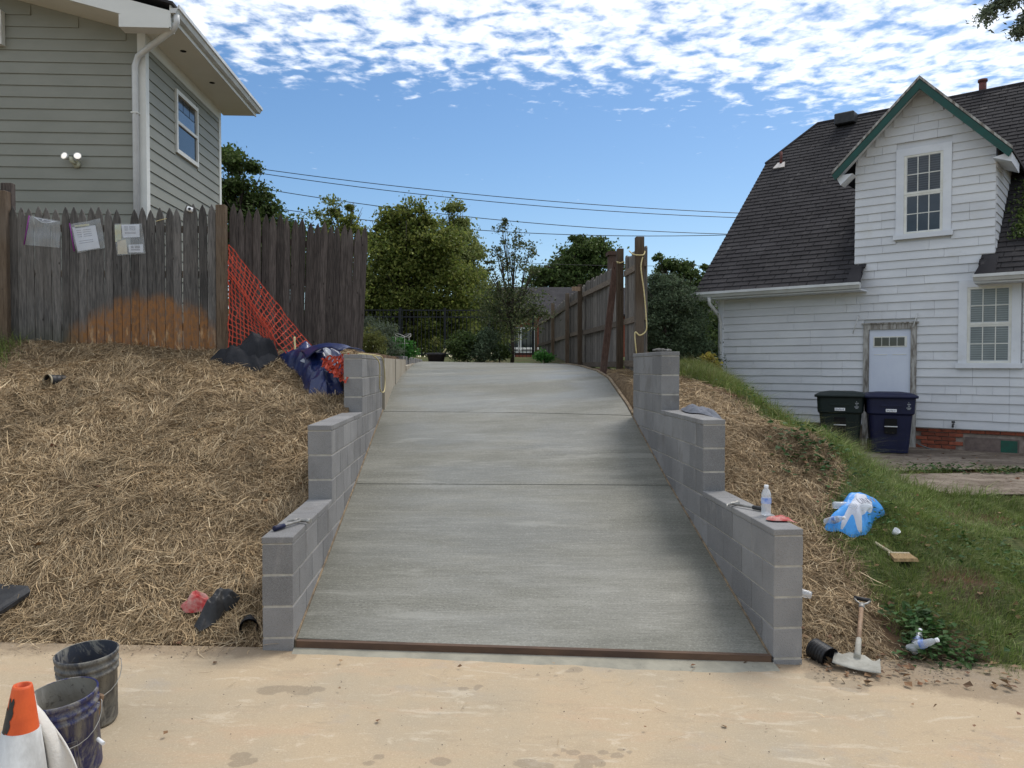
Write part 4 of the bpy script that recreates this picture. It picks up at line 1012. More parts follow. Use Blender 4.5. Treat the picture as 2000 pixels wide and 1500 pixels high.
for zz in (zt_-1.10, zt_-1.28):
    b = MB(); c = HL(du['s0']-.045, .03, zz); b.lathe([(0, .03), (.022, .025), (.03, .008), (.03, 0), (.012, -.015)], 12, M=Matrix.Translation(c) @ HN.to_track_quat('Z', 'Y').to_matrix().to_4x4()); o = b.build('door_knob', MT['brass']); o.parent = door
hx('door_step', du['s1']-.02, du['s0']+.02, -.01, .09, zb_-.12, zb_-.02, MT['wood_worn'])
def window(W_, name, blind):
    s0, s1, zt_, zb_ = W_['s0'], W_['s1'], W_['zt'], W_['zb']
    fr = hx('window', s1-.12, s0+.12, -.01, .012, zb_-.08, zt_+.12, MT['wtrim'])
    for a, b_, c, d, t in ((s0, s0+.12, zb_-.01, zt_+.12, .038), (s1-.12, s1, zb_-.01, zt_+.12, .038), (s1, s0, zt_, zt_+.12, .038), (s1-.15, s0+.15, zb_-.09, zb_-.01, .07)): hx('window_frame', a, b_, .012, t, c, d, MT['wtrim'], fr)
    zm_ = (zt_+zb_)/2
    for (c, d, dn) in ((zm_, zt_, .006), (zb_-.01, zm_, 0)):
        o0 = .022; w0, w1 = s1+.02, s0-.02
        hx('sash', s1, s1+.04, .012, o0+dn, c, d, MT['sash'], fr); hx('sash', s0-.04, s0, .012, o0+dn, c, d, MT['sash'], fr)
        hx('sash', s1+.04, s0-.04, .012, o0+dn, c, c+.035, MT['sash'], fr); hx('sash', s1+.04, s0-.04, .012, o0+dn, d-.03, d, MT['sash'], fr)
        wi = (s0-s1-.08)/3; hi_ = (d-c-.065)/2
        for i in range(3):
            for j in range(2):
                a = s1+.04+i*wi; e = c+.035+j*hi_
                m_ = blind
                hx('pane', a+.007, a+wi-.007, .012, .0135, e+.007, e+hi_-.007, m_, fr)
                if blind is MT['blind'] or c == zm_:
                    for q in range(7): zq = e+.012+q*(hi_-.02)/7; hx('blind_slat', a+.008, a+wi-.008, .0136, .0142, zq, zq+.010, MT['slat'], fr)
        for i in (1, 2): hx('muntin', s1+.04+i*wi-.007, s1+.04+i*wi+.007, .0145, o0+dn-.002, c+.035, d-.03, MT['sash'], fr)
        hx('muntin', s1+.04, s0-.04, .0145, o0+dn-.004, c+.035+hi_-.007, c+.035+hi_+.007, MT['sash'], fr)
MT['slat'] = simple('blind_slat', (.05, .06, .065), (.09, .10, .105), 3, .5)
window(W1, 'window', MT['glass']); MT['slat'] = simple('blind_slat_pale', (.22, .25, .25), (.30, .33, .33), 3, .5); window(W2, 'window', MT['blind'])
# roof body: main plane cut back by the dormer, hipped clip at the left
hS, hM = 3.33, mR; rl = SL+.35
def roofpoly(name, pts, thick=.06):
    P = [HL(s, -m, z_) for (s, m, z_) in pts]; nrm = (HN*.896+Vector((0, 0, 1))).normalized(); b = MB(); b.prism([q-nrm*thick for q in P], nrm*(thick-.012)); return b.build('roof', MT['roof'], H2, True)
hipm = 3.17; 
roofpoly('roof', [(DL, -.4, EZ), (rl, -.4, EZ), (rl, hipm, roofz(hipm)), (hS, mR, zR), (DL, mR, zR)])
roofpoly('roof', [(DR, mR, zR), (DL, mR, zR), (DL, 1.6, roofz(1.6)), (DR, 1.6, roofz(1.6))])
roofpoly('roof', [(SR-.5, -.4, EZ), (DR, -.4, EZ), (DR, mR, zR), (SR-.5, mR, zR)])
b = MB(); pA = [HL(rl, -hipm, roofz(hipm)), HL(hS, -mR, zR), HL(rl, -(2*mR-hipm), roofz(hipm))]; b.prism(pA, (0, 0, -.05)); b.build('roof', MT['roof'], H2, True)
b = MB(); b.prism([HL(hS, -mR, zR-.01), HL(SR-.5, -mR, zR-.01), HL(SR-.5, -2*mR-.4, EZ), HL(rl, -2*mR-.4, EZ), HL(rl, -(2*mR-hipm), roofz(hipm)-.01)], (0, 0, -.05)); b.build('roof', MT['roof'], H2, True)
hprism('gable_wall', [(SL, 0, 3.3), (SL, -2*mR, 3.3), (SL, -2*mR+2.9, 6.2), (SL, -2.9, 6.2)], (-.1, 0, 0), MT['wsiding'])
# shingles
tabs = []
EXPR = .137; tw = .305
slope = math.hypot(1, .896); nrow = int((mR+.4)*slope/EXPR)
for r_ in range(nrow):
    m = -.4+r_*EXPR/slope; off = (r_ % 2)*.5*tw+((r_*7) % 5)*.01
    s_ = -3.2+off
    while s_ < rl:
        s2 = min(s_+tw, rl); 
        if m > hipm: s2 = min(s2, rl-(m-hipm)/(mR-hipm)*(rl-hS))
        ok = True; sa, sb = s_, s2
        if sa < DL and sb > DR and m < 3.2:      # behind or inside the dormer
            kk = (roofz(m)-5.2)/1.3
            half = (DL-DR)/2 if kk < 0 else max(0, (1-kk))*1.25
            a_, b__ = DC-half, DC+half
            if m < .0: a_, b__ = DR+.2, DL-.2
            if sa >= a_ and sb <= b__: ok = False
            elif sa < b__ < sb and sa >= a_: sa = b__
            elif sa < a_ < sb and sb <= b__: sb = a_
        if ok and sb-sa > .03: tabs.append((sa, sb, m))
        s_ += tw
camp = Vector((0, 0, EYE))
tabs.sort(key=lambda t: (HL((t[0]+t[1])/2, -t[2], roofz(t[2]))-camp).length if True else 0)
nrmR = (HN*.896+Vector((0, 0, 1))).normalized(); upR = (-HN+Vector((0, 0, .896))).normalized()
def tab_geo(b, sa, sb, m):
    g_ = .006; lift = .011+random.uniform(-.001, .002)
    base = HL(0, -m, roofz(m)); a = base+HX*(sa+g_); c = base+HX*(sb-g_); u = upR*(EXPR+.01)
    b.add([a-nrmR*.012, c-nrmR*.012, c+nrmR*lift, a+nrmR*lift, a+u-nrmR*.004, c+u-nrmR*.004], [(0, 1, 2, 3), (3, 2, 5, 4), (0, 3, 4), (1, 5, 2), (0, 4, 5, 1)])
vis = [t for t in tabs if t[0] > -1.6]
inview = [t for t in vis if t[0] >= DL-.3][:290]
rest = MB(); chosen = set(id(t) for t in inview)
for t in inview: b = MB(); tab_geo(b, *t); b.build('roof_shingle', MT['roof'], H2, True)
for t in tabs:
    if id(t) not in chosen: tab_geo(rest, *t)
o = rest.build('roof_shingles', MT['roof'], H2, True); o['kind'] = 'stuff'
# ridge and hip caps
b = MB(); b.tube([HL(hS, -mR, zR+.0), HL(SR-.5, -mR, zR+.0)], .035, 6, smooth=False); b.tube([HL(hS, -mR, zR), HL(rl, -hipm, roofz(hipm))], .035, 6, smooth=False); b.build('ridge_cap', MT['roof'], H2, True)
# gutters
gp = [(0, 0), (.06, 0), (.09, .05), (.11, .055), (.11, .10), (.10, .10), (.0, .09)]
for a, c in ((1.08, rl+.02), (-4.2, -.56)):
    hprism('gutter', [(a, .40+p, EZ-.10+q) for p, q in gp], (c-a, 0, 0), MT['metalwhite'])
    hprism('eave_soffit', [(a if a > 0 else a, .0, EZ-.13), (a, .40, EZ-.13), (a, .40, EZ-.105), (a, .0, EZ-.105)], ((c-a), 0, 0), MT['wtrim'])
b = MB(); b.tube([HL(SL+.02, .44, EZ-.1), HL(SL+.02, .42, EZ-.22), HL(SL-.03, .12, EZ-.42), HL(SL-.04, .06, EZ-.55), HL(SL-.04, .05, 1.2)], .035, 8); b.build('downspout', MT['metalwhite'], H2, True)
# dormer roof: two slopes, green barge boards
ap = (.245, 6.52); le = (1.586, 5.2); re_ = (-1.03, 5.17)
for (se, ze) in (le, re_):
    back = 3.3
    P = [HL(ap[0], .32, ap[1]), HL(se, .32, ze), HL(se, -max(.3, (ze-EZ)/.896-.4+.3), ze), HL(ap[0], -back, ap[1])]
    b = MB(); b.prism(P, (0, 0, -.05)); b.build('dormer_roof', MT['roof'], H2, True)
    # edge strip (pale, worn) and green board below
    dv_ = Vector((se-ap[0], ze-ap[1])); Ld = dv_.length; 
    hprism('drip_edge', [(ap[0], .322, ap[1]+.012), (se, .322, ze+.012), (se, .322, ze-.035), (ap[0], .322, ap[1]-.035)], (0, .015, 0), MT['wood_worn'])
    hprism('barge_board', [(ap[0], .300, ap[1]-.05), (se, .300, ze-.05), (se-(.05 if se > 0 else -.05), .300, ze-.14), (ap[0], .300, ap[1]-.20)], (0, .03, 0), MT['green'])
    hprism('dormer_soffit', [(ap[0], .298, ap[1]-.06), (se*.97, .298, ze-.03), (se*.97, .298, ze-.05), (ap[0], .298, ap[1]-.08)], (0, -.30, 0), MT['wtrim'])
hprism('return_box', [(re_[0]+.02, .25, re_[1]-.05), (re_[0]+.02, .25, re_[1]-.20), (DR+.02, .25, re_[1]-.10)], (0, -.9, 0), MT['wtrim'])
hprism('return_box', [(le[0]-.03, .25, le[1]-.05), (le[0]-.12, .25, le[1]-.22), (DL-.02, .25, le[1]-.05)], (0, -.25, 0), MT['wtrim'])
# roof vents
p = HL(2.62, -4.02, roofz(4.02)); b = MB(); b.cbox((-.21, -.16, .02), (.21, .16, .27), .02, M=Matrix.Translation(p) @ Matrix.Rotation(math.atan2(HX.y, HX.x), 4, 'Z')); b.build('roof_vent', MT['dark'], H2, True)
def s_on_roof(px, py):
    best = None
    for mi in np.linspace(-.3, 4.2, 180):
        for si in (None,):
            # solve s for this m from px
            Xc0 = P0[0]-N1[0]*mi; Z0 = P0[1]-N1[1]*mi; k = (px-1000)/F
            s_ = (k*Z0-Xc0)/(D1[0]-k*D1[1]); zc = Z0+D1[1]*s_; yy = 715-(roofz(mi)-EYE)/zc*F
            if best is None or abs(yy-py) < best[0]: best = (abs(yy-py), s_, mi)
    return best[1], best[2]
s_, m_ = s_on_roof(1522, 325); p = HL(s_, -m_, roofz(m_)); b = MB(); b.tube([p, p+Vector((0, 0, .30))], .03, 10); b.build('vent_pipe', MT['pipe_red'], H2, True)
b = MB(); nR = (HN*.896+Vector((0, 0, 1))).normalized(); uR = (-HN+Vector((0, 0, .896))).normalized(); b.prism([p+HX*.13-uR*.16+nR*.02, p-HX*.13-uR*.16+nR*.02, p-HX*.08+uR*.06+nR*.02, p+HX*.08+uR*.06+nR*.02], nR*.02); b.build('pipe_flashing', MT['flash'], H2, True)
p = HL(.05, -mR-.1, zR-.1); b = MB(); b.tube([p, p+Vector((0, 0, .32))], .07, 10); b.tube([p+Vector((0, 0, .32)), p+Vector((0, 0, .37))], .09, 10); b.build('vent_pipe', MT['pipe_red'], H2, True)
# flashing bits at the roof foot, brackets over the door, tap
hprism('roof_flashing', [(1.32, .06, EZ+.31), (1.32, .41, EZ+.0), (1.08, .41, EZ+.0), (1.16, .06, EZ+.31)], (0, .0, .018), MT['roof'])
hprism('roof_flashing', [(-.84, .06, EZ+.31), (-.84, .40, EZ+.0), (-.56, .40, EZ+.0), (-.66, .06, EZ+.31)], (0, .0, .018), MT['roof'])
for (pa_, pb_) in (((1677, 617), (1669, 652)), ((1792, 613), (1785, 640))):
    a = HL(hs(pa_[0]), .03, hz(*pa_)); c = HL(hs(pb_[0]), .12, hz(*pb_)); b = MB(); b.tube([a, a+Vector((0, 0, -.02))+HN*.04, c], .009, 6); b.build('bracket', MT['metalwhite'], H2, True)
c = HL(hs(1865), .05, hz(1865, 828)); b = MB(); b.tube([c, c+HN*.06, c+HN*.08-Vector((0, 0, .05))], .015, 8); b.tube([c+HN*.04+Vector((0, 0, .02)), c+HN*.04+Vector((0, 0, .05))], .025, 8); b.build('tap', MT['dark'], H2, True)
# vine / dark leaves in the valley right of the dormer
vn = 900; sV = RNG.normal(-1.15, .12, vn); mV = RNG.uniform(.2, 1.5, vn); Cc = np.array([tuple(HL(a, -b_, roofz(b_)+.04+.05*random.random())) for a, b_ in zip(sV, mV)])
leaf_mesh(Cc, .06, 'vine_leaves', MT['leaf_dark'], kind='stuff')
rope('garden_hose', [HL(.25, .08, .60), HL(0, .2, .53), HL(-.4, .3, .50), HL(-1.0, .25, .50), HL(-1.8, .3, .49)], .012, 'thin grey hose lying along the foot of the white house', 'hose')

# ------------------------------------------------------------------ wheeled bins
def bin_(px, D, mat, label, rz, w):
    xc = (px-1000)/F*D; loc = (xc*CY+D*SY, -xc*SY+D*CY, 0); z0 = gz(loc[0], loc[1])+.02
    t = thing('wheeled_bin', label, 'bin', (loc[0], loc[1], z0), rz, 'wheeled bins by the back door')
    def ring(wx, wy, z_): return [(-wx, -wy, z_), (wx, -wy, z_), (wx, wy, z_), (-wx, wy, z_)]
    prof = [(w*.36, .24, .02), (w*.40, .27, .35), (w*.425, .30, .60), (w*.46, .335, .63), (w*.475, .35, .86)]
    b = MB()
    def rr(wx, wy, z_, n=4):
        out = []; r_ = .07
        for cx, cy, a0 in ((wx-r_, wy-r_, 0), (-wx+r_, wy-r_, 90), (-wx+r_, -wy+r_, 180), (wx-r_, -wy+r_, 270)):
            for k in range(n+1): a = R(a0+90*k/n); out.append((cx+r_*math.cos(a), cy+r_*math.sin(a), z_))
        return out
    rings = [rr(*q) for q in prof]; n = len(rings[0]); V = [p for q in rings for p in q]; Fq = [(i*n+k, i*n+(k+1) % n, (i+1)*n+(k+1) % n, (i+1)*n+k) for i in range(len(rings)-1) for k in range(n)]; Fq.append(tuple(range(n))[::-1])
    b.add(V, Fq, 0, False)
    b.box((-w*.2, -.357, .74), (w*.2, -.33, .765)); b.build('body', mat, t)
    b = MB(); l0 = rr(w*.52, .39, .865); l1 = rr(w*.525, .395, .90); l2 = rr(w*.44, .32, .935); l3 = rr(w*.25, .18, .955); V = l0+l1+l2+l3; Fq = [(i*n+k, i*n+(k+1) % n, (i+1)*n+(k+1) % n, (i+1)*n+k) for i in range(3) for k in range(n)]+[tuple(range(n))[::-1], tuple(range(3*n, 4*n))]; b.add(V, Fq, 0, True)
    b.tube([(-w*.3, .38, .88), (w*.3, .38, .88)], .018, 8); b.build('lid', mat, t)
    b = MB(); b.box((-.085, -.318, .32), (.085, -.268, .55)); b.build('recess', MT['darkhole'], t)
    b = MB(); b.tube([(-.09, -.325, .43), (.09, -.325, .43)], .009, 8); b.build('grab_bar', MT['metalwhite'], t)
    b = MB(); b.box((-.075, -.352, .655), (.075, -.345, .70)); s = b.build('sticker', MT['cap'], t)
    b = MB()
    for k in range(7): b.box((-.062+k*.018, -.3535, .664+.004*(k % 2)), (-.051+k*.018, -.352, .69-.005*(k % 3)))
    b.build('sticker_mark', MT['ink'], s)
    b = MB()
    for k, (zz, ww) in enumerate(((.80, .02), (.775, .05), (.75, .03), (.72, .07), (.70, .04))):
        for q in range(int(ww/.012)): b.box((w*.34+q*.013-ww/2, -.3535, zz-.007), (w*.34+q*.013-ww/2+.008, -.346, zz+.007))
    b.build('stencil_mark', MT['sticker'], t)
    for sx_ in (-1, 1):
        M_ = Matrix.Translation((sx_*w*.36, .25, .10)) @ Matrix.Rotation(R(90), 4, 'Y'); b = MB(); b.lathe([(0, -.03), (.09, -.03), (.10, -.02), (.10, .02), (.09, .03), (0, .03)], 18, M=M_); b.build('wheel', MT['dark'], t)
    return t
bin_(1737, 12.05, MT['bin_blue'], 'dark blue wheeled bin standing before the right side of the back door', -.42, .72)
bin_(1643, 12.35, MT['bin_green'], 'dark green wheeled bin to the left of the blue bin', -.50, .72)

# ------------------------------------------------------------------ trees and shrubs
def at_d(px, py, Y): return at_y(px, py, Y)
def tree(name, label, cat, Y, base, blobs, n, leaf, mat, tr=.12, group=None, spread=.16, nclump=26, kind_trunk=True, elong=1.6):
    """blobs: (px, py, rx_px, ry_px)"""
    b0 = at_y(base[0], base[1], Y); b0.z = min(b0.z, gz(b0.x, b0.y)); root = thing(name, label, cat, b0, 0, group); sc = Y/F
    C = []; tot = sum(r[2]*r[3] for r in blobs); cents = []
    for (px, py, rx, ry) in blobs:
        c = at_y(px, py, Y+RNG.uniform(-.25, .25)*rx*sc); cents.append((c, rx*sc, ry*sc))
        k = max(3, int(nclump*(rx*ry/tot)*len(blobs)**.8)); m = int(n*rx*ry/tot/k)+1
        for _ in range(k):
            d = RNG.normal(size=3); d /= np.linalg.norm(d); rad = RNG.uniform(.12, 1.18)**.55
            cc = np.array(c)+d*rad*np.array([rx, (rx+ry)/2, ry])*sc
            rr_ = spread*RNG.uniform(.35, 1.35)*math.sqrt(rx*ry)*sc*1.6
            pts = cc+RNG.normal(0, 1, (m, 3))*rr_*np.array([1, 1, .6]); C.append(pts)
    C = np.concatenate(C)
    o = leaf_mesh(C-np.array(b0), leaf, 'crown', MT[mat], elong, False, root)
    tb = MB(); top = max(c[0].z for c in cents); mx_ = sum((c[0].x for c in cents))/len(cents); zlow = min(c[0].z-c[2]*.6 for c in cents)
    fork = Vector((b0.x*.7+mx_*.3, Y, max(b0.z+.3, zlow)))
    tb.tube([b0-Vector((0, 0, .15)), b0.lerp(fork, .5)+Vector((.03*tr*10, 0, 0)), fork], [tr*1.2, tr, tr*.8], 8)
    for (c, rx, rz_) in cents:
        tip = c+Vector((0, 0, rz_*.5)); mid = fork.lerp(tip, .5)+Vector((RNG.normal(0, .1)*rx, RNG.normal(0, .1)*rx, rz_*.1))
        tb.tube([fork, mid, tip], [tr*.6, tr*.35, tr*.08], 6)
        for q in range(5):
            e_ = c+Vector((RNG.normal(0, .55)*rx, RNG.normal(0, .4)*rx, RNG.normal(0, .5)*rz_)); tb.tube([mid, mid.lerp(e_, .6)+Vector((0, 0, .05*rx)), e_], [tr*.25, tr*.15, tr*.04], 5)
    tb.v = [tuple(Vector(v)-b0) for v in tb.v]; tb.build('trunk', MT['bark'], root); return root
tree('leafy_tree', 'dark green tree rising beside the gable end of the sage house', 'tree', 20, (450, 690), [(445, 325, 25, 35), (478, 345, 25, 30), (470, 390, 45, 35), (515, 395, 25, 25), (440, 380, 25, 40), (490, 420, 60, 30), (560, 500, 60, 60), (480, 500, 70, 60)], 26000, .10, 'leaf_dark', .14, spread=.20, nclump=18)
tree('bushy_tree', 'small pale green tree peeking over the dark stockade fence', 'tree', 24, (670, 695), [(655, 410, 28, 18), (690, 400, 16, 10), (640, 430, 20, 25), (700, 440, 25, 20), (668, 450, 45, 28), (660, 520, 60, 60)], 8000, .10, 'leaf_mid', .1, spread=.22, nclump=14)
tree('bushy_tree', 'large dense olive green tree behind the black iron fence', 'tree', 27, (790, 700), [(800, 440, 48, 38), (760, 480, 40, 40), (850, 480, 50, 45), (740, 540, 40, 50), (800, 560, 75, 55), (870, 570, 60, 60), (760, 620, 60, 50), (850, 640, 70, 45), (725, 600, 30, 60), (742, 448, 14, 18), (800, 500, 65, 55), (795, 415, 16, 16), (822, 412, 12, 14), (770, 450, 22, 18), (840, 430, 16, 16), (725, 480, 14, 18), (878, 470, 18, 22)], 70000, .12, 'leaf_mid', .2, spread=.17, nclump=26)
tree('bushy_tree', 'tall airy light green tree right of the dense olive tree', 'tree', 31, (900, 700), [(885, 430, 30, 28), (905, 470, 32, 35), (925, 520, 25, 45), (915, 600, 40, 50), (960, 600, 40, 45), (980, 640, 50, 40), (890, 520, 50, 50), (880, 408, 12, 12), (900, 430, 14, 16), (935, 560, 16, 40)], 24000, .125, 'leaf_light', .16, spread=.2, nclump=18)
tree('round_tree', 'round dark green tree far behind the right board fence', 'tree', 46, (1130, 690), [(1120, 505, 45, 32), (1085, 525, 38, 30), (1160, 500, 38, 34), (1130, 480, 30, 20), (1165, 475, 22, 14), (1060, 545, 25, 22), (1120, 540, 70, 30), (1185, 530, 30, 30)], 26000, .19, 'leaf_dark', .3, spread=.17, nclump=26)
tree('dark_tree', 'dark tree standing between the board fence and the white house', 'tree', 26, (1320, 700), [(1300, 520, 32, 20), (1345, 525, 32, 22), (1330, 560, 50, 35), (1365, 600, 35, 60), (1390, 660, 35, 50), (1290, 505, 16, 8), (1350, 640, 60, 60)], 30000, .10, 'leaf_dark', .16, spread=.18, nclump=22)
tree('large_shrub', 'large grey green shrub filling the gap right of the board fence', 'shrub', 14.5, (1320, 740), [(1300, 570, 38, 36), (1280, 620, 32, 60), (1320, 620, 48, 60), (1345, 665, 45, 45), (1300, 690, 50, 38), (1290, 545, 22, 18), (1370, 700, 30, 30)], 44000, .055, 'leaf_bush', .06, spread=.15, nclump=40, elong=2.4)
tree('young_tree', 'slim young tree with sparse small leaves at the head of the ramp', 'tree', 18.6, (1000, 706), [(985, 440, 12, 16), (1005, 470, 18, 20), (975, 490, 14, 18), (1000, 520, 25, 25), (1035, 490, 10, 20), (1040, 530, 14, 14), (960, 520, 10, 16), (985, 575, 40, 30), (1020, 590, 38, 28), (1000, 630, 55, 25), (960, 600, 25, 25), (1045, 610, 20, 20)], 6800, .062, 'leaf_small', .045, spread=.30, nclump=22)
# low shrubs round the garden
tree('low_shrub', 'dark low shrub left of the young tree trunk', 'shrub', 18.4, (905, 706), [(900, 680, 26, 24), (915, 665, 18, 14)], 5200, .055, 'leaf_dark', .02, spread=.22)
tree('low_shrub', 'blue green low shrub directly beside the young tree trunk', 'shrub', 18.3, (945, 706), [(940, 682, 26, 24), (955, 660, 20, 16)], 6000, .05, 'leaf_bush', .02, spread=.22)
tree('low_shrub', 'small dark shrub at the foot of the young tree', 'shrub', 18.5, (975, 706), [(975, 688, 18, 18)], 3000, .05, 'leaf_dark', .02, spread=.22)
tree('lime_shrub', 'yellow green shrub behind the tan retaining wall', 'shrub', 12.6, (727, 700), [(722, 665, 20, 26), (738, 675, 16, 24), (716, 690, 12, 14)], 5200, .032, 'leaf_lime', .012, spread=.18, elong=2.6)
tree('grey_shrub', 'tall grey green herb shrub between the lime shrub and the wire frame', 'shrub', 13.6, (755, 700), [(752, 660, 20, 34), (765, 680, 18, 20), (735, 650, 16, 24), (715, 640, 14, 22)], 7000, .035, 'leaf_grey', .012, spread=.16, elong=3.2)
tree('bright_plant', 'bright green leafy plant inside the wire plant frame', 'plant', 14.4, (786, 700), [(785, 676, 18, 16), (795, 690, 16, 9), (775, 690, 14, 10)], 2600, .05, 'leaf_bright', .01, spread=.22)
tree('yellow_bush', 'yellow leaved sapling at the corner of the white house', 'plant', 13.2, (1398, 745), [(1385, 700, 10, 9), (1396, 715, 11, 10), (1380, 722, 8, 8), (1402, 735, 10, 10)], 420, .075, 'leaf_yellow', .012, spread=.3)
tree('weed_clump', 'bright weed clump at the foot of the right board fence', 'plant', 17.0, (1062, 708), [(1060, 697, 14, 10), (1072, 700, 8, 8)], 900, .06, 'leaf_bright', .01, spread=.25)
# distant woods closing the view
for (px, py, rx, ry, Y_) in ():
    pass
wood = []
for k in range(60):
    px = RNG.uniform(-400, 2600); Y_ = RNG.uniform(60, 85); c = at_y(px, 640+RNG.uniform(-8, 25), Y_); wood.append(np.array(c)+RNG.normal(size=(900, 3))*np.array([3.2, 2.5, 1.3]))
leaf_mesh(np.concatenate(wood), .42, 'distant_woods', MT['leaf_dark'], kind='stuff')
# overhanging twig at the top right
ob = thing('oak_branch', 'overhanging oak twig with narrow leaves at the top right', 'branch', at_y(2080, -60, 7.0))
o0 = ob.location; tb = MB(); ends = []
for pts in ([(2300, -160), (2080, -40), (1975, 5), (1940, 14), (1925, 30)], [(2300, -160), (2120, 10), (2030, 35), (1995, 60), (1982, 66)], [(2080, -40), (2000, -8), (1960, 0), (1945, -6)], [(2120, 10), (2060, 5), (2010, 20), (1998, 40)]):
    P = [at_y(a, b_, 7.0)-o0 for a, b_ in pts]; tb.tube(P, [.02, .012, .006, .004, .002][:len(P)], 6); ends += [(P[i].lerp(P[i+1], t)) for i in range(1, len(P)-1) for t in np.linspace(0, 1, 9)]
tb.build('twig', MT['bark'], ob)
C = np.concatenate([np.array(e)+RNG.normal(0, .035, (16, 3)) for e in ends]+[np.array(at_y(1922, 36, 7.0)-o0)+RNG.normal(0, .05, (110, 3))]+[np.array(at_y(1955, 8, 7.0)-o0)+RNG.normal(0, .06, (110, 3))]+[np.array(at_y(1998, 50, 7.0)-o0)+RNG.normal(0, .045, (80, 3))])
leaf_mesh(C, .055, 'leaves', MT['leaf_grey'], 3.0, False, ob)

# ------------------------------------------------------------------ black iron fence, pot, wire frame, far house, wires
YI = 23.0
fi = thing('iron_fence', 'black iron railing fence across the garden at the top of the ramp', 'fence', (-1.5, YI, 2.1))
xa, xb = at_y(630, 690, YI).x, at_y(1043, 690, YI).x; ztp = at_y(850, 606, YI).z; zbt = 2.14
bar = MB().box((-.009, -.009, 0), (.009, .009, ztp-zbt)).mesh('bar', MT['blackiron']); x = xa
while x < xb: o = link('bar', bar, fi); wparent(o, fi); o.location = (x, YI, zbt); x += .112
for px in (695, 782, 869, 956, 1041): p = at_y(px, 690, YI); b = MB(); b.box((p.x-.033, YI-.033, 2.0), (p.x+.033, YI+.033, ztp+.05)); b.box((p.x-.04, YI-.04, ztp+.05), (p.x+.04, YI+.04, ztp+.07)); b.build('post', MT['blackiron'], fi, True)
for zz in (ztp, ztp-.20, zbt+.10): b = MB(); b.box((xa, YI-.016, zz-.018), (xb, YI+.016, zz+.018)); b.build('rail', MT['blackiron'], fi, True)
p = at_y(852, 706, 18.2); t = thing('plant_pot', 'wide dark plastic plant pot with a thin seedling at the ramp head', 'pot', (p.x, p.y, 1.93))
b = MB(); b.lathe([(0, 0), (.17, 0), (.21, .20), (.23, .205), (.235, .25), (.22, .26), (.205, .22)], 22); b.build('pot', MT['pot'], t)
b = MB(); b.lathe([(0, .21), (.206, .215)], 22); b.build('soil', MT['ground'], t)
b = MB(); b.tube([(-.02, 0, .2), (-.03, 0, .45), (-.02, 0, .62)], .008, 6); b.build('stem', MT['bark'], t)
leaf_mesh(np.array([(-.02, 0, .56)])+RNG.normal(0, .05, (60, 3)), .06, 'seedling_leaves', MT['leaf_lime'], 1.6, False, t)
b = MB(); b.tube([(.13, 0, .2), (.24, 0, .36)], .022, 8); b.build('trowel_handle', MT['rope'], t)
p = at_y(786, 700, 14.4); t = thing('wire_plant_frame', 'pale wire plant frame with looped top over the bright green plant', 'plant frame', (p.x, p.y, 1.95)); b = MB()
for k in range(4): a = k*math.pi/2+.4; b.tube([(.13*math.cos(a), .13*math.sin(a), 0), (.13*math.cos(a), .13*math.sin(a), .48)], .005, 5)
for k in range(2):
    b.tube([(.16*math.cos(q)*(1 if k else 1)+(.0), .10*math.sin(q), .50+.035*math.sin(2*q+k*1.6)) for q in np.linspace(0, 2*math.pi, 26)], .005, 5)
for zz in (.2, .35): b.tube([(.13*math.cos(q), .13*math.sin(q), zz) for q in np.linspace(0, 2*math.pi, 20)], .004, 5)
b.build('wire', MT['steel'], t)
YH = 36.0
fh = thing('brick_house', 'distant red brick house with dark roof behind the board fence', 'house', (at_y(1040, 700, YH).x, YH, 2.1))
a = at_y(985, 614, YH); c = at_y(1180, 614, YH); zr_ = at_y(1100, 561, YH+3.2).z
b = MB(); b.box((a.x+.4, YH, 1.9), (c.x+6, YH+6, a.z+.02)); b.build('wall', MT['brick'], fh, True)
b = MB(); b.prism([(a.x-.3, YH-.4, a.z), (a.x-.3, YH+3.2, zr_), (a.x-.3, YH+6.6, a.z), (a.x-.3, YH+6.6, a.z-.08), (a.x-.3, YH-.4, a.z-.08)], (c.x+6.6-a.x, 0, 0)); b.build('roof', MT['roof'], fh, True)
for px in (1000, 1030): p = at_y(px, 655, YH); b = MB(); b.box((p.x-.35, YH-.05, 2.5), (p.x+.35, YH-.0, 3.7)); w_ = b.build('window', MT['trim'], fh, True); b = MB(); b.box((p.x-.28, YH-.06, 2.57), (p.x+.28, YH-.051, 3.63)); q = b.build('pane', MT['glass']); q.parent = w_
p = at_y(1199, 500, YH+3); b = MB(); b.box((p.x-.28, YH+2.7, 4.5), (p.x+.28, YH+3.3, at_y(1199, 492, YH+3).z)); b.box((p.x-.36, YH+2.62, at_y(1199, 500, YH+3).z), (p.x+.36, YH+3.38, at_y(1199, 493, YH+3).z)); b.build('chimney', MT['postdark'], fh, True)
p = at_y(1040, 680, 30); t = thing('garden_bench', 'small white bench glimpsed beyond the iron fence', 'bench', (p.x-.4, 28, 2.15)); 
b = MB(); b.box((-.5, -.2, .26), (.5, .2, .29)); b.build('seat', MT['trim'], t)
b = MB(); b.box((-.5, .18, .34), (.5, .22, .42)); b.build('backrest', MT['trim'], t)
for sx_ in (-.45, .45): b = MB(); b.box((sx_-.03, -.18, 0), (sx_+.03, .18, .26)); b.build('leg', MT['trim'], t)
wl = [('topmost', (380, 311), (900, 377), (1440, 416)), ('second', (380, 318), (900, 388), (1440, 425)), ('third', (380, 345), (900, 422), (1415, 457)), ('fourth', (430, 390), (900, 447), (1415, 459)), ('lowest', (560, 470), (900, 506), (1430, 517))]
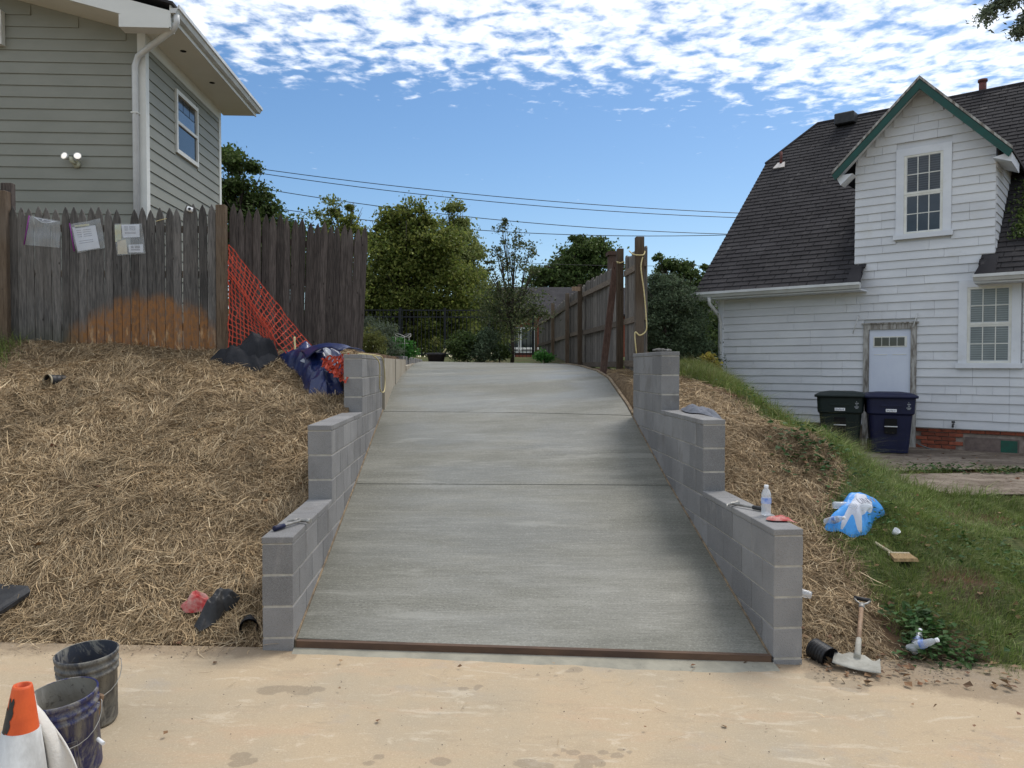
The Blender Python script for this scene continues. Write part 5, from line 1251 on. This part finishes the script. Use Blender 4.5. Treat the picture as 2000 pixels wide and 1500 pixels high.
for i, (nm, a, m_, c) in enumerate(wl):
    pts = []
    for t in np.linspace(-.35, 1.6, 40):
        px = a[0]+(c[0]-a[0])*t; u = (m_[0]-a[0])/(c[0]-a[0]); lin = a[1]+(c[1]-a[1])*t; sag = m_[1]-(a[1]+(c[1]-a[1])*u); py = lin+sag*(t*(1-t))/(u*(1-u)); pts.append(at_y(px, py, 42))
    b = MB(); b.tube(pts, .020 if i < 4 else .013, 5); tag(b.build('power_line', MT['blackiron']), nm+' power line crossing the blue sky above the trees' if i != 4 else 'lowest and thinnest wire crossing just above the far round tree', 'wire', 'power lines across the sky')

# ------------------------------------------------------------------ orange netting, tarp, cloths
def bil(c, u, v): return (c[0]*(1-u)+c[1]*u)*(1-v)+(c[3]*(1-u)+c[2]*u)*v
def net(name, corners, nu, nv_, label, wid=.010, wob=.012, group=None, amp=.0):
    V = []; Fq = []; cs = [Vector(c) for c in corners]
    def pt(u, v):
        p = bil(cs, u, v); n1 = float(fbm(u*3+p.x, v*3+p.z, 2.0)); n2 = float(fbm(u*5+9, v*5+p.x, 2.0)); return p+Vector((n2*wob*2.0, n1*(wob*2+amp), n2*(wob+amp*.8)))
    def strand(P, w, side_fn):
        b = len(V)
        for i, p in enumerate(P):
            t = (P[min(i+1, len(P)-1)]-P[max(i-1, 0)]); t = t.normalized() if t.length > 1e-7 else Vector((1, 0, 0)); s = t.cross(Vector((.1, -1, .15))); s = s.normalized() if s.length > 1e-6 else Vector((0, 0, 1))
            ww = w*(1.35 if i % 2 == 0 else .6)
            V.append(p-s*ww/2); V.append(p+s*ww/2)
        for i in range(len(P)-1): Fq.append((b+2*i, b+2*i+1, b+2*i+3, b+2*i+2))
    for i in range(nu+1): strand([pt(i/nu, j/(2*nv_)) for j in range(2*nv_+1)], wid, None)
    for j in range(nv_+1): strand([pt(i/(2*nu), j/nv_) for i in range(2*nu+1)], wid*.9, None)
    o = link(name, np_mesh(name, V, Fq, MT['orange'])); tag(o, label, 'netting', group); 
    md = o.modifiers.new('t', 'SOLIDIFY'); md.thickness = .003
    return o
net('safety_netting', [at_y(447, 530, 9.50), at_y(528, 640, 9.58), at_y(548, 706, 9.45), at_y(447, 700, 9.42)], 12, 15, 'orange safety netting hanging straight down beside the fence post', .014, .02)
net('safety_netting', [at_y(447, 478, 9.46), at_y(614, 684, 9.50), at_y(572, 706, 9.30), at_y(447, 535, 9.42)], 20, 7, 'orange safety netting stretched diagonally down across the dark pickets', .014, .02)
def sheet(name, outline, hgt, mat, label, cat, parent=None, zf=None, folds=3.0, seed=0, n=46, rings=22, z0=.0, sharp=1.0, tuck=.01, dirv=None, group=None, puff=0.):
    """A crumpled cloth: outline in xy; inside it folds stand up to hgt."""
    P = [Vector(p) for p in outline]; c = sum(P, Vector((0, 0, 0)))/len(P)
    per = []; m = len(P)
    for i in range(n*2):
        t = i/(n*2)*m; k = int(t); f = t-k; a, b_ = P[k % m], P[(k+1) % m]; per.append(a.lerp(b_, f))
    V = [c.copy()]
    pts = [(c, 0)]
    for r_ in range(1, rings+1):
        rr_ = r_/rings
        for i, p in enumerate(per):
            q = c.lerp(p, rr_*(1+.05*math.sin(i/len(per)*2*math.pi*4+seed)+.04*math.sin(i/len(per)*2*math.pi*7+seed*2))); pts.append((q, rr_))
    Vx = np.array([p.x for p, _ in pts]); Vy = np.array([p.y for p, _ in pts]); Rr = np.array([r for _, r in pts])
    def ridged(x, y, s): return 1-np.abs(2*fbm(x, y, s, 2)/.55)
    ang = seed*1.1; ca, sa = math.cos(ang), math.sin(ang); U = Vx*ca+Vy*sa; Wv = -Vx*sa+Vy*ca
    f = .62*ridged(U*1.5+seed*3, Wv*.9, folds)+.28*ridged(U*.9, Wv*1.5+seed, folds*1.9)+.10*ridged(U, Wv, folds*3.6); f = puff+(1-puff)*f
    prof = (1-Rr**3.5); zz = hgt*np.clip(f, 0, 1.2)**sharp*prof+tuck
    G = (zf(Vx, Vy) if zf else ground(Vx, Vy))+z0
    lat = .12*hgt
    V = np.stack([Vx+lat*fbm(Vx, Vy, folds*2+seed), Vy+lat*fbm(Vy, Vx, folds*2), G+zz], 1)
    k = len(per); Fq = []
    T = [(0, 1+i, 1+(i+1) % k) for i in range(k)]
    Q = [(1+r_*k+i, 1+(r_+1)*k+i, 1+(r_+1)*k+(i+1) % k, 1+r_*k+(i+1) % k) for r_ in range(rings-1) for i in range(k)]
    me = bpy.data.meshes.new(name); me.from_pydata([tuple(v) for v in V], [], T+Q); me.materials.append(mat); me.polygons.foreach_set('use_smooth', [True]*len(me.polygons))
    o = link(name, me, parent)
    if label: tag(o, label, cat, group)
    return o
og = lambda *a: [on_ground(*q) for q in a]
def tarp():
    o = sheet('tarpaulin', og((543, 700), (560, 716), (590, 742), (602, 775), (640, 779), (668, 768), (674, 730), (673, 705), (650, 690), (600, 688)), .30, MT['tarp'], 'crumpled dark blue tarpaulin heaped against the left block wall', 'tarpaulin', folds=2.7, seed=2, sharp=.75, n=80, rings=44, puff=.12)
    # a fold of it drawn over the top of the wall
    cs = [Vector(at_y(585, 690, 9.2)), Vector(at_y(712, 690, 8.75)), Vector(at_y(668, 688, 8.35)), Vector(at_y(600, 705, 8.9))]
    V = []; Q = []; nu, nv_ = 40, 12
    for j in range(nv_+1):
        for i in range(nu+1):
            u, v = i/nu, j/nv_; p = bil(cs, u, v); up = .075*math.sin(math.pi*min(1, u*1.1))**.8+.03*math.sin(v*math.pi); p = p+Vector((0, 0, up+.03*float(fbm(u*6, v*3, 1))+.02)); V.append(p)
    for j in range(nv_):
        for i in range(nu): a = j*(nu+1)+i; Q.append((a, a+1, a+nu+2, a+nu+1))
    q = link('tarpaulin_fold', np_mesh('tarpaulin_fold', V, Q, MT['tarp'], True), o); md = q.modifiers.new('t', 'SOLIDIFY'); md.thickness = .012
    sheet('grey_underside', [v+Vector((0, 0, 0)) for v in og((583, 735), (612, 712), (650, 722), (655, 736), (620, 744))], .12, MT['tarpgrey'], None, None, o, folds=3.2, seed=5, z0=.17, sharp=.7)
tarp()
sheet('safety_netting_heap', og((640, 705), (674, 700), (676, 745), (660, 738), (640, 722)), .0001, MT['orange'], None, None) if False else None
c4 = [at_y(628, 700, 8.55), at_y(678, 694, 8.35), at_y(677, 745, 8.15), at_y(648, 728, 8.3)]
net('safety_netting', c4, 9, 9, 'crumpled orange netting bunched between the blue tarpaulin and the block wall', .016, .05, None, .12)
bs = sheet('black_sheet', [(-3.08, 9.30, 2), (-2.85, 9.48, 2), (-2.4, 9.52, 2), (-2.28, 9.35, 2), (-2.45, 9.12, 2), (-2.85, 9.14, 2)], .20, MT['blackcloth'], 'black fabric bundle lying at the foot of the fence post', 'fabric', folds=2.6, seed=7, sharp=.8, n=80, rings=40, puff=.1)
sheet('black_fold', [(-2.82, 9.36, 2), (-2.6, 9.52, 2), (-2.36, 9.50, 2), (-2.30, 9.32, 2), (-2.5, 9.2, 2), (-2.74, 9.22, 2)], .33, MT['blackcloth'], None, None, bs, folds=3.4, seed=3, sharp=.6, n=80, rings=40, puff=.15)
rope('rope', [at_y(700, 691, 8.3), at_y(735, 694, 8.75), at_y(748, 702, 9.3), at_y(752, 740, 9.6), at_y(750, 765, 9.45), at_y(742, 758, 9.1), at_y(741, 710, 8.9), at_y(728, 694, 8.6)], .007, 'pale rope looped over the top end of the left block wall')
rope('rope', [at_y(575, 658, 9.3), at_y(577, 690, 9.25), at_y(579, 700, 9.2)], .012, 'short yellow strap hanging on the orange netting')
rope('rope', [at_y(305, 432, YP-.04), at_y(312, 430, YP-.04), at_y(325, 427, YP-.04)], .004, 'short yellow string strung between two pickets')
zt2 = lambda x, y: 1.423+0*x
sheet('grey_cloth', [at_y(1328, 800, 7.75), at_y(1345, 790, 7.95), at_y(1380, 792, 7.9), at_y(1408, 800, 7.6), at_y(1418, 815, 7.25), at_y(1390, 815, 7.05), at_y(1350, 812, 7.2)], .10, MT['greycloth'], 'crumpled grey cloth on the middle step of the right block wall', 'cloth', zf=lambda x, y: 1.423-.35*np.clip(x-2.17, 0, 1), folds=7, seed=3, sharp=.7)
# clutter on the bank
sheet('black_bag', og((380, 1232), (395, 1205), (420, 1180), (440, 1172), (468, 1178), (462, 1192), (440, 1205), (415, 1232), (390, 1242)), .14, MT['dark'], 'torn black plastic bag on the straw near the left wall end', 'bag', folds=7, seed=4, sharp=.7, z0=.02)
sheet('red_rag', og((350, 1196), (372, 1182), (400, 1178), (415, 1184), (405, 1200), (385, 1206), (362, 1206)), .10, MT['redcloth'], 'faded red and white rag beside the torn black bag', 'rag', folds=9, seed=6, z0=.02)
b = MB(); pz = og((-60, 1150), (55, 1160), (60, 1170), (0, 1212), (-60, 1240)); b.prism([p+Vector((0, 0, .03)) for p in pz], (0, 0, .025)); tag(b.build('rubber_mat', MT['dark']), 'dark rubber mat edge on the straw at the far left', 'mat')
def pipe(px, py, r, L, dirv, label, holemat='darkhole', rim=None, ribs=6):
    p = on_ground(px, py)+Vector((0, 0, r*.7)); d = Vector(dirv).normalized(); b = MB(); pts = []; rs = []
    for k in range(ribs*4+1): t = k/(ribs*4); pts.append(p-d*L*t); rs.append(r*(1+.06*math.cos(k*math.pi/2)))
    b.tube(pts, rs, 18, caps=False); b.tube([q for q in pts], [q*.86 for q in rs], 18, caps=False)
    t_ = tag(b.build('drain_pipe', MT['dark']), label, 'pipe')
    if rim: m = MB(); m.tube([p-d*.01, p+d*.006], [r*1.08, r*1.08], 18, caps=False); m.tube([p-d*.01, p+d*.006], [r*.92, r*.92], 18, caps=False); o = m.build('rim', MT[rim], t_)
    m = MB(); m.lathe([(0, 0), (r*.86, 0)], 18, M=Matrix.Translation(p-d*L*.7) @ d.to_track_quat('Z', 'Y').to_matrix().to_4x4()); m.build('inside', MT[holemat], t_)
    return t_
pipe(93, 752, .062, .35, (-.45, -1, .05), 'cut drain pipe end poking out high on the straw bank', rim='palewood')
pipe(486, 1240, .058, .35, (.25, -1, .05), 'black drain pipe end in the straw beside the left wall')
pipe(1622, 1300, .066, .15, (.35, -1, -.12), 'short ribbed black drain pipe at the foot of the right wall')
# hammers
def hammer(c, d, label, zt_, grip='label'):
    d = Vector(d).normalized(); s = Vector((-d.y, d.x, 0)); p = Vector((c[0], c[1], zt_)); t = thing('hammer', label, 'hammer', p, math.atan2(d.y, d.x), 'hammers on the block walls')
    b = MB(); b.tube([(-.14, 0, .018), (-.05, 0, .018), (.12, 0, .018)], [.015, .011, .010], 10); b.build('shaft', MT['steel'], t)
    b = MB(); b.tube([(-.165, 0, .018), (-.16, 0, .018), (-.06, 0, .018), (-.055, 0, .018)], [.012, .018, .016, .010], 10); b.build('grip', MT['dark'] if grip == 'dark' else MT['bin_blue'], t)
    b = MB(); b.tube([(.13, -.075, .018), (.13, -.05, .018), (.13, -.045, .018), (.13, .0, .018), (.13, .03, .018)], [.017, .017, .011, .014, .012], 12); b.tube([(.13, .03, .018), (.122, .07, .016), (.10, .10, .010)], [.012, .009, .003], 8); b.build('head', MT['steel'], t); return t
p = at_y(555, 1026, 5.25); hammer((-1.235, 5.28), (.28, .62, 0), 'steel claw hammer with blue grip on the left block wall', .787)
p = at_y(1490, 1003, 5.5); hammer((2.055, 5.62), (-.42, .62, 0), 'dark handled hammer on the right block wall near the bottle', .815, 'dark')
# bottles
def bottle(loc, rot, label, crushed=0, scale=1.0, lab='label', group='clear water bottles lying around the right wall'):
    t = thing('water_bottle', label, 'bottle', loc, 0, group); t.rotation_euler = rot; t.scale = (scale,)*3
    prof = [(0, 0), (.026, 0), (.032, .008)]
    z_ = .012
    while z_ < .13: prof += [(.0325, z_), (.0305, z_+.005)]; z_ += .01
    prof += [(.0325, .135), (.031, .15), (.022, .175), (.013, .187), (.0125, .197)]
    m = MB(); m.lathe(prof, 20)
    if crushed: m.v = [(x*(1-.3*math.sin(z_*30)**2*crushed)+.012*crushed*math.sin(z_*25), y*(1-.35*crushed*math.cos(z_*22)**2), z_) for x, y, z_ in m.v]
    m.build('shell', MT['bottle'], t)
    m = MB(); m.lathe([(.0335, .085), (.0337, .122)], 20); 
    if crushed: m.v = [(x*(1-.3*math.sin(z_*30)**2*crushed)+.012*crushed*math.sin(z_*25), y*(1-.35*crushed*math.cos(z_*22)**2), z_) for x, y, z_ in m.v]
    m.build('label_band', MT[lab], t)
    m = MB(); m.lathe([(.0145, .192), (.0148, .207), (.012, .209), (0, .209)], 14); m.build('cap', MT['cap'], t); return t
bottle((2.10, 5.35, .814), (0, 0, 0), 'upright clear water bottle standing on the right block wall', scale=1.05, group='water bottles')
p = on_ground(1772, 1282); bottle(p+Vector((.0, 0, .05)), (R(60), R(12), R(38)), 'crushed clear bottle left of the pair lying by the shovel', .8, 1.05, group='water bottles')
p = on_ground(1782, 1285); bottle(p+Vector((.01, .0, .04)), (R(-62), 0, R(-42)), 'clear bottle with blue label right of the pair by the shovel', .3, 1.05, group='water bottles')
p = on_ground(1590, 1176); bottle(p+Vector((-.02, 0, .05)), (R(78), 0, R(-112)), 'clear bottle half hidden behind the end of the right wall', .3, group='water bottles')
p = on_ground(1612, 1030); bottle(p+Vector((0, 0, .045)), (R(70), 0, R(25)), 'clear bottle lying left of the blue printed bag', .4, group='water bottles')
p = on_ground(1746, 1050); t = thing('plastic_cup', 'small white broken plastic cup in the grass above the brush', 'cup', p+Vector((0, 0, .03))); t.rotation_euler = (R(35), R(20), 0); b = MB(); b.lathe([(0, 0), (.022, 0), (.03, .05), (.027, .05), (.02, .004)], 16); b.build('cup', MT['cap'], t)
# bag of bottles
pts = og((1612, 1035), (1630, 1020), (1640, 1002), (1660, 990), (1690, 984), (1722, 996), (1724, 1012), (1705, 1028), (1690, 1050), (1660, 1053), (1630, 1045))
bg_ = sheet('bottle_bag', pts, .17, MT['bagblue'], 'torn blue and clear plastic bag of empty water bottles on the grass', 'bag', folds=3.2, seed=8, sharp=.6, z0=.01, puff=.6)
pts2 = [p+Vector((0, 0, 0)) for p in og((1640, 1040), (1652, 1015), (1672, 998), (1698, 996), (1712, 1010), (1698, 1030), (1682, 1048), (1660, 1050))]
sheet('clear_window', pts2, .175, MT['paper'], None, None, bg_, folds=3.2, seed=8, sharp=.6, z0=.03, puff=.55)
cc = on_ground(1672, 1024)
for k, (dx, dy) in enumerate(((-.06, -.04), (.03, -.06), (-.10, .03), (.05, .02))):
    b = MB(); b.lathe([(0, -.09), (.028, -.088), (.033, -.07), (.031, -.03), (.033, 0), (.031, .04), (.014, .08)], 14, M=Matrix.Translation(cc+Vector((dx, dy, .16))) @ Matrix.Rotation(R(70+k*9), 4, 'X') @ Matrix.Rotation(R(40*k), 4, 'Y')); b.build('bottle', MT['bottle'], bg_)
cu = bpy.data.curves.new('print', 'FONT'); cu.body = 'UNW'; cu.size = .085; cu.extrude = .001; tx = bpy.data.objects.new('print', cu); COL.objects.link(tx)
tx.rotation_euler = (R(38), 0, R(22)); tx.location = (0, 0, 0); bpy.context.view_layer.update(); dg = bpy.context.evaluated_depsgraph_get(); me = bpy.data.meshes.new_from_object(tx.evaluated_get(dg)); COL.objects.unlink(tx)
me.transform(Matrix.Translation(cc+Vector((-.03, -.12, .20))) @ tx.rotation_euler.to_matrix().to_4x4()); me.materials.clear(); me.materials.append(MT['ink']); link('bag_print', me, bg_)
# glove on the wall
sheet('work_glove', [(2.03, 5.17, .81), (2.06, 5.24, .81), (2.13, 5.25, .81), (2.21, 5.20, .81), (2.24, 5.12, .81), (2.15, 5.11, .81), (2.05, 5.12, .81)], .030, MT['redcloth'], 'red and white work glove at the end of the right wall', 'glove', zf=lambda x, y: .814-.3*np.clip(x-2.17, 0, 1)+0*x, folds=14, seed=2)
# stones on the tall right step
for k in range(6):
    b = MB(); c = Vector((2.02+.025*k, 8.5+random.uniform(-.25, .25), 2.04)); r_ = random.uniform(.03, .055); bm = bmesh.new(); bmesh.ops.create_icosphere(bm, subdivisions=1, radius=r_)
    for v in bm.verts: v.co = Vector((v.co.x*random.uniform(.8, 1.3), v.co.y*random.uniform(.8, 1.4), v.co.z*.45*random.uniform(.8, 1.2)))
    me = bpy.data.meshes.new('stone'); bm.to_mesh(me); bm.free(); me.materials.append(MT['stone']); tag(link('stone', me, None, c+Vector((0, 0, r_*.35))), ('largest flat', 'palest', 'roundest', 'nearest small', 'farthest small', 'darkest')[k]+' rubble stone on the top step of the right wall', 'stone', 'rubble stones on the right wall')
# brush
p = on_ground(1757, 1092); t = thing('masonry_brush', 'wide tan bristle brush with pale handle lying on the grass', 'brush', p+Vector((0, 0, .035)), R(-8))
b = MB(); b.cbox((-.085, -.0, -.012), (.085, .03, .018), .004); b.build('block', MT['palewood'], t); b = MB(); b.tube([(-.05, .02, .01), (-.10, .09, .035), (-.13, .17, .06)], [.011, .014, .012], 8); b.build('handle', MT['palewood'], t)
b = MB(); b.add([(-.08, 0, -.010), (.08, 0, -.010), (.08, 0, .014), (-.08, 0, .014), (-.09, -.12, -.028), (.11, -.11, -.026), (.10, -.10, -.002), (-.085, -.11, -.004)], [(0, 1, 2, 3), (4, 5, 6, 7), (0, 1, 5, 4), (3, 2, 6, 7), (0, 3, 7, 4), (1, 2, 6, 5)]); b.build('bristles', MT['bristle'], t)
# shovel
hp = on_ground(1684, 1182)+Vector((0, 0, .05)); bp = on_ground(1674, 1305)+Vector((0, 0, .07))
t = thing('shovel', 'short square shovel with wooden shaft and D grip leaning on the straw', 'shovel', bp); u = (hp-bp); L_ = u.length; u.normalize()
e1 = Vector((.75, -.62, -.12)); e1 = (e1-u*e1.dot(u)).normalized(); e2 = u.cross(e1)
Ms = Matrix(((e1.x, e2.x, u.x, 0), (e1.y, e2.y, u.y, 0), (e1.z, e2.z, u.z, 0), (0, 0, 0, 1)))
b = MB(); b.tube([Ms @ Vector((0, 0, .16)), Ms @ Vector((0, 0, L_-.13))], [.016, .017], 12); b.build('shaft', MT['handle'], t)
b = MB(); b.tube([Ms @ Vector((0, 0, -.0)), Ms @ Vector((0, 0, .05)), Ms @ Vector((0, 0, .22))], [.022, .021, .018], 12); b.build('socket', MT['shovelblade'], t)
b = MB(); nx_, nz_ = 12, 6; V = []; Fq = []
for j in range(nz_+1):
    for i in range(nx_+1):
        a = -1+2*i/nx_; v = j/nz_; w_ = .135+.01*v; zt_ = .05 if abs(a) < .35 else (-.0+.05*(1-min(1, (abs(a)-.35)/.3)) if abs(a) < .65 else .0)
        top_ = zt_ if abs(a) < .9 else .03
        V.append(Ms @ Vector((a*w_, -.014*a*a+.01, top_-(top_+.13)*v)))
for j in range(nz_):
    for i in range(nx_): q = j*(nx_+1)+i; Fq.append((q, q+1, q+nx_+2, q+nx_+1))
b.add(V, Fq, 0, True); o = b.build('blade', MT['shovelblade'], t); md = o.modifiers.new('t', 'SOLIDIFY'); md.thickness = .004
b = MB(); b.tube([Ms @ Vector((0, 0, L_-.15)), Ms @ Vector((0, 0, L_-.09))], .020, 12); 
for s_ in (-1, 1): b.tube([Ms @ Vector((0, 0, L_-.09)), Ms @ Vector((s_*.035, 0, L_-.06)), Ms @ Vector((s_*.055, 0, L_-.015))], .008, 8)
b.build('yoke', MT['steel'], t); b = MB(); b.tube([Ms @ Vector((-.058, 0, L_-.01)), Ms @ Vector((.058, 0, L_-.01))], .015, 12); b.build('grip', MT['dark'], t)

# papers on the fence
def sleeve(c, label, paper, Yp=YP-.045):
    P = [at_y(a, b_, Yp) for a, b_ in c]; ctr = sum(P, Vector())/4; t = thing('plastic_sleeve', label, 'document sleeve', ctr, 0, 'plastic sleeves pinned to the fence')
    V = []; Fq = []; n = 10
    for j in range(n+1):
        for i in range(n+1): p = bil(P, i/n, j/n)-ctr; V.append(p+Vector((0, -.010*math.sin(i/n*9+j*.4)-.006*math.sin(j*1.1), 0)))
    for j in range(n):
        for i in range(n): q = j*(n+1)+i; Fq.append((q, q+1, q+n+2, q+n+1))
    b = MB(); b.add(V, Fq, 0, True); b.build('sleeve', MT['film'], t)
    for (q, m_) in paper:
        if isinstance(m_, str) and m_ == 'zip': b = MB(); b.tube([at_y(q[0][0], q[0][1], Yp-.012)-ctr, at_y(q[1][0], q[1][1], Yp-.012)-ctr], .007, 6); b.build('zip_strip', MT['purple'], t); continue
        PP = [at_y(a, b_, Yp+.014)-ctr for a, b_ in q]; b = MB(); b.prism(PP, (0, .003, 0)); o = b.build('paper', MT[m_], t)
        if m_ == 'paper' :
            b = MB()
            for k in range(7):
                v = .14+.09*k; 
                if k in (4,): continue
                for (u0, u1) in ((.15, .35), (.42, .78)) if k < 4 else ((.15, .78),):
                    A_ = bil(PP, u0, v); B_ = bil(PP, u1, v); b.prism([A_+Vector((0, -.002, 0)), B_+Vector((0, -.002, 0)), B_+Vector((0, -.002, -.006)), A_+Vector((0, -.002, -.006))], (0, .0015, 0))
            b.build('print_lines', MT['ink'], o)
sleeve([(57, 421), (118, 432), (116, 484), (48, 478)], 'empty crumpled clear bag with purple zip nearest the left post', [([(57, 421), (47, 478)], 'zip'), ([(66, 424), (112, 433), (90, 436), (80, 434)], 'paper')])
sleeve([(137, 438), (196, 427), (205, 484), (150, 494)], 'clear bag holding a printed notice sheet in the middle of the three', [([(136, 436), (145, 491)], 'zip'), ([(141, 444), (186, 440), (195, 484), (152, 491)], 'paper'), ([(145, 440), (174, 437), (175, 442), (147, 446)], 'inkgold')])
sleeve([(224, 437), (277, 437), (284, 495), (228, 499)], 'clear bag with several small cards rightmost of the three', [([(237, 439), (272, 438), (273, 463), (240, 464)], 'paper'), ([(251, 478), (279, 477), (280, 493), (252, 493)], 'paper'), ([(224, 439), (236, 438), (237, 470), (225, 473)], 'inkgold'), ([(229, 470), (246, 468), (249, 496), (230, 496)], 'palewood')])
p = at_y(371, 409, YP-.03); t = thing('fence_camera', 'small white oval camera clipped on top of the picket fence', 'camera', p); b = MB(); b.tube([(-.035, 0, .01), (-.03, 0, .01), (.03, 0, -.01), (.035, 0, -.01)], [.012, .028, .030, .012], 14); b.build('case', MT['cap'], t); b = MB(); b.lathe([(0, 0), (.018, 0)], 14, M=Matrix.Translation((.005, -.031, 0)) @ Matrix.Rotation(R(90), 4, 'X')); b.build('lens', MT['dark'], t)

# ------------------------------------------------------------------ buckets and cone
def bucket(px, D, tilt, mat, inmat, label, rz=0, fill=None):
    xc = (px-1000)/F*D; x, y = xc*CY+D*SY, -xc*SY+D*CY; t = thing('bucket', label, 'bucket', (x, y, float(street(x))+.006), rz, None); t.rotation_euler = (tilt[0], tilt[1], rz)
    t.scale = (.95, .95, .97)
    b = MB(); b.lathe([(0, 0), (.128, 0), (.131, .01), (.141, .27), (.150, .272), (.150, .285), (.143, .288), (.144, .305), (.152, .308), (.152, .322), (.145, .325), (.146, .345), (.153, .348), (.155, .368), (.150, .372), (.146, .370)], 40); b.build('body', mat, t)
    b = MB(); b.lathe([(.1455, .369), (.137, .27), (.127, .03), (0, .03)], 40); b.build('inside', inmat, t)
    b = MB(); pts = []
    for k in range(15): a = R(-12+204*k/14); pts.append((.156*math.cos(a), -.12*max(0, math.sin(a))-.03, .30-.13*max(0, math.sin(a))))
    b.tube(pts, .0022, 6); h_ = b.build('bail', MT['steel'], t)
    return t
MT['bk1'] = mat_bucket('bucket_grey', (.035, .038, .046), .65); MT['bk2'] = mat_bucket('bucket_blue', (.012, .016, .085), .35); MT['bkin1'] = mat_bucket('bucket_inside_dark', (.05, .055, .068), .0); MT['bkin2'] = mat_bucket('bucket_inside_cement', (.17, .155, .12), .9)
t1 = bucket(169, 3.86, (R(2), R(-3), 0), MT['bk1'], MT['bkin1'], 'cement smeared dark grey bucket farther from the camera', R(38))
b = MB(); ringp = [(.1425*math.cos(R(-78))+.035*math.cos(a)*math.cos(R(12)), .0, 0) for a in (0,)]
def onb(ang, z_, r0=None): r_ = (.131+.010*(z_-.01)/.26)+.0015 if r0 is None else r0; return (r_*math.cos(ang), r_*math.sin(ang), z_)
A0 = R(-105)
for (rad_, w_) in ((.036, .0022), (.022, .0018)): b.tube([onb(A0+rad_/.138*math.cos(q), .14+rad_*1.15*math.sin(q)) for q in np.linspace(0, 2*math.pi, 24)], w_, 5)
b.tube([onb(A0-.15, .17), onb(A0+.15, .11)], .0018, 5); b.build('moulded_mark', MT['stone'], t1)
t2 = bucket(130, 3.40, (R(3), R(-6), 0), MT['bk2'], MT['bkin2'], 'blue cement smeared bucket just behind the traffic cone', R(30))
b = MB()
for (a0, z0, a1, z1) in ((-.16, .19, .2, .19), (.2, .19, .2, .06), (.2, .06, -.16, .06), (-.16, .06, -.16, .19), (-.05, .16, .1, .16), (-.05, .16, -.05, .09), (-.05, .09, .1, .09), (.1, .16, .1, .09)): b.tube([onb(A0+a0+.3, z0), onb(A0+(a0+a1)/2+.3, (z0+z1)/2), onb(A0+a1+.3, z1)], .0016, 5)
b.build('moulded_mark', MT['stone'], t2)
b = MB(); b.tube([(.115, -.13, .165), (.135, -.165, .15)], .009, 10); b.build('handle_grip', MT['cap'], t2)
ws = thing('wood_scrap', 'pale wood stick end standing inside the blue bucket', 'wood scrap', (t2.location.x+.03, t2.location.y+.04, t2.location.z+.05)); b = MB(); b.cbox((-.03, -.008, 0), (.03, .008, .28), .006, M=Matrix.Rotation(R(14), 4, 'Y')); b.build('stick', MT['handle'], ws)
xc = (40-1000)/F*2.3; cx, cy_ = xc*CY+2.3*SY, -xc*SY+2.3*CY; cz = float(street(cx))+.004
cone = thing('traffic_cone', 'orange traffic cone with dirty white collar at the lower left', 'traffic cone', (cx-.045, cy_, cz), 0); cone.rotation_euler = (0, R(2.5), 0)
ctop = .86; rc = lambda z_: .027+(ctop-z_)*.155
b = MB(); b.lathe([(rc(.03), .03), (rc(.35), .35)], 36); b.build('lower_skirt', MT['cone_o'], cone); b = MB(); b.lathe([(rc(.72), .72), (rc(.80), .80), (rc(.855), .852), (rc(.858)-.002, ctop), (rc(.858)-.008, ctop), (rc(.80)-.010, .80), (.02, .78)], 36); b.build('body', MT['cone_o'], cone)
b = MB(); b.lathe([(rc(.35)+.003, .35), (rc(.725)+.003, .725), (rc(.725)-.004, .728)], 36); b.build('collar', MT['cone_w'], cone)
b = MB()
for (a, z_, w_, h_) in ((-1.95, .80, .55, .05), (-2.15, .765, .7, .06), (-2.3, .74, .4, .05)):
    V = []; Fq = []
    for j in range(5):
        for i in range(7): aa = a+w_*(i/6-.5)*(1+.15*math.sin(j*2.1)); zz = z_+h_*(j/4-.5)*(1+.3*math.sin(i*1.7)); V.append(((rc(zz)+.0015)*math.cos(aa), (rc(zz)+.0012)*math.sin(aa), zz))
    for j in range(4):
        for i in range(6): q = j*7+i; Fq.append((q, q+1, q+8, q+7))
    b.add(V, Fq, 0, True)
b.build('dark_smear', MT['dark'], cone)
b = MB(); b.cbox((-.19, -.19, 0), (.19, .19, .035), .01); b.build('base', MT['dark'], cone)
# white cloth tucked behind the cone
V = []; Fq = []; n = 14
for j in range(n+1):
    for i in range(n+1):
        u, v = i/n, j/n; w_ = .004+.115*math.sin(math.pi*min(1, v*1.05)*.62); z_ = .81-.34*v-.05*u; x_ = rc(z_)*.75-.045+u*w_
        V.append((cx+.005+x_, cy_+.05+.020*math.sin(u*8+v*3)+.02*v, cz+z_-(.06*u if v > .6 else 0)))
for j in range(n):
    for i in range(n): q = j*(n+1)+i; Fq.append((q, q+1, q+n+2, q+n+1))
o = link('white_cloth', np_mesh('white_cloth', V, Fq, MT['whitecloth'], True)); md = o.modifiers.new('t', 'SOLIDIFY'); md.thickness = .004; tag(o, 'folded white cloth hanging behind the traffic cone', 'cloth')
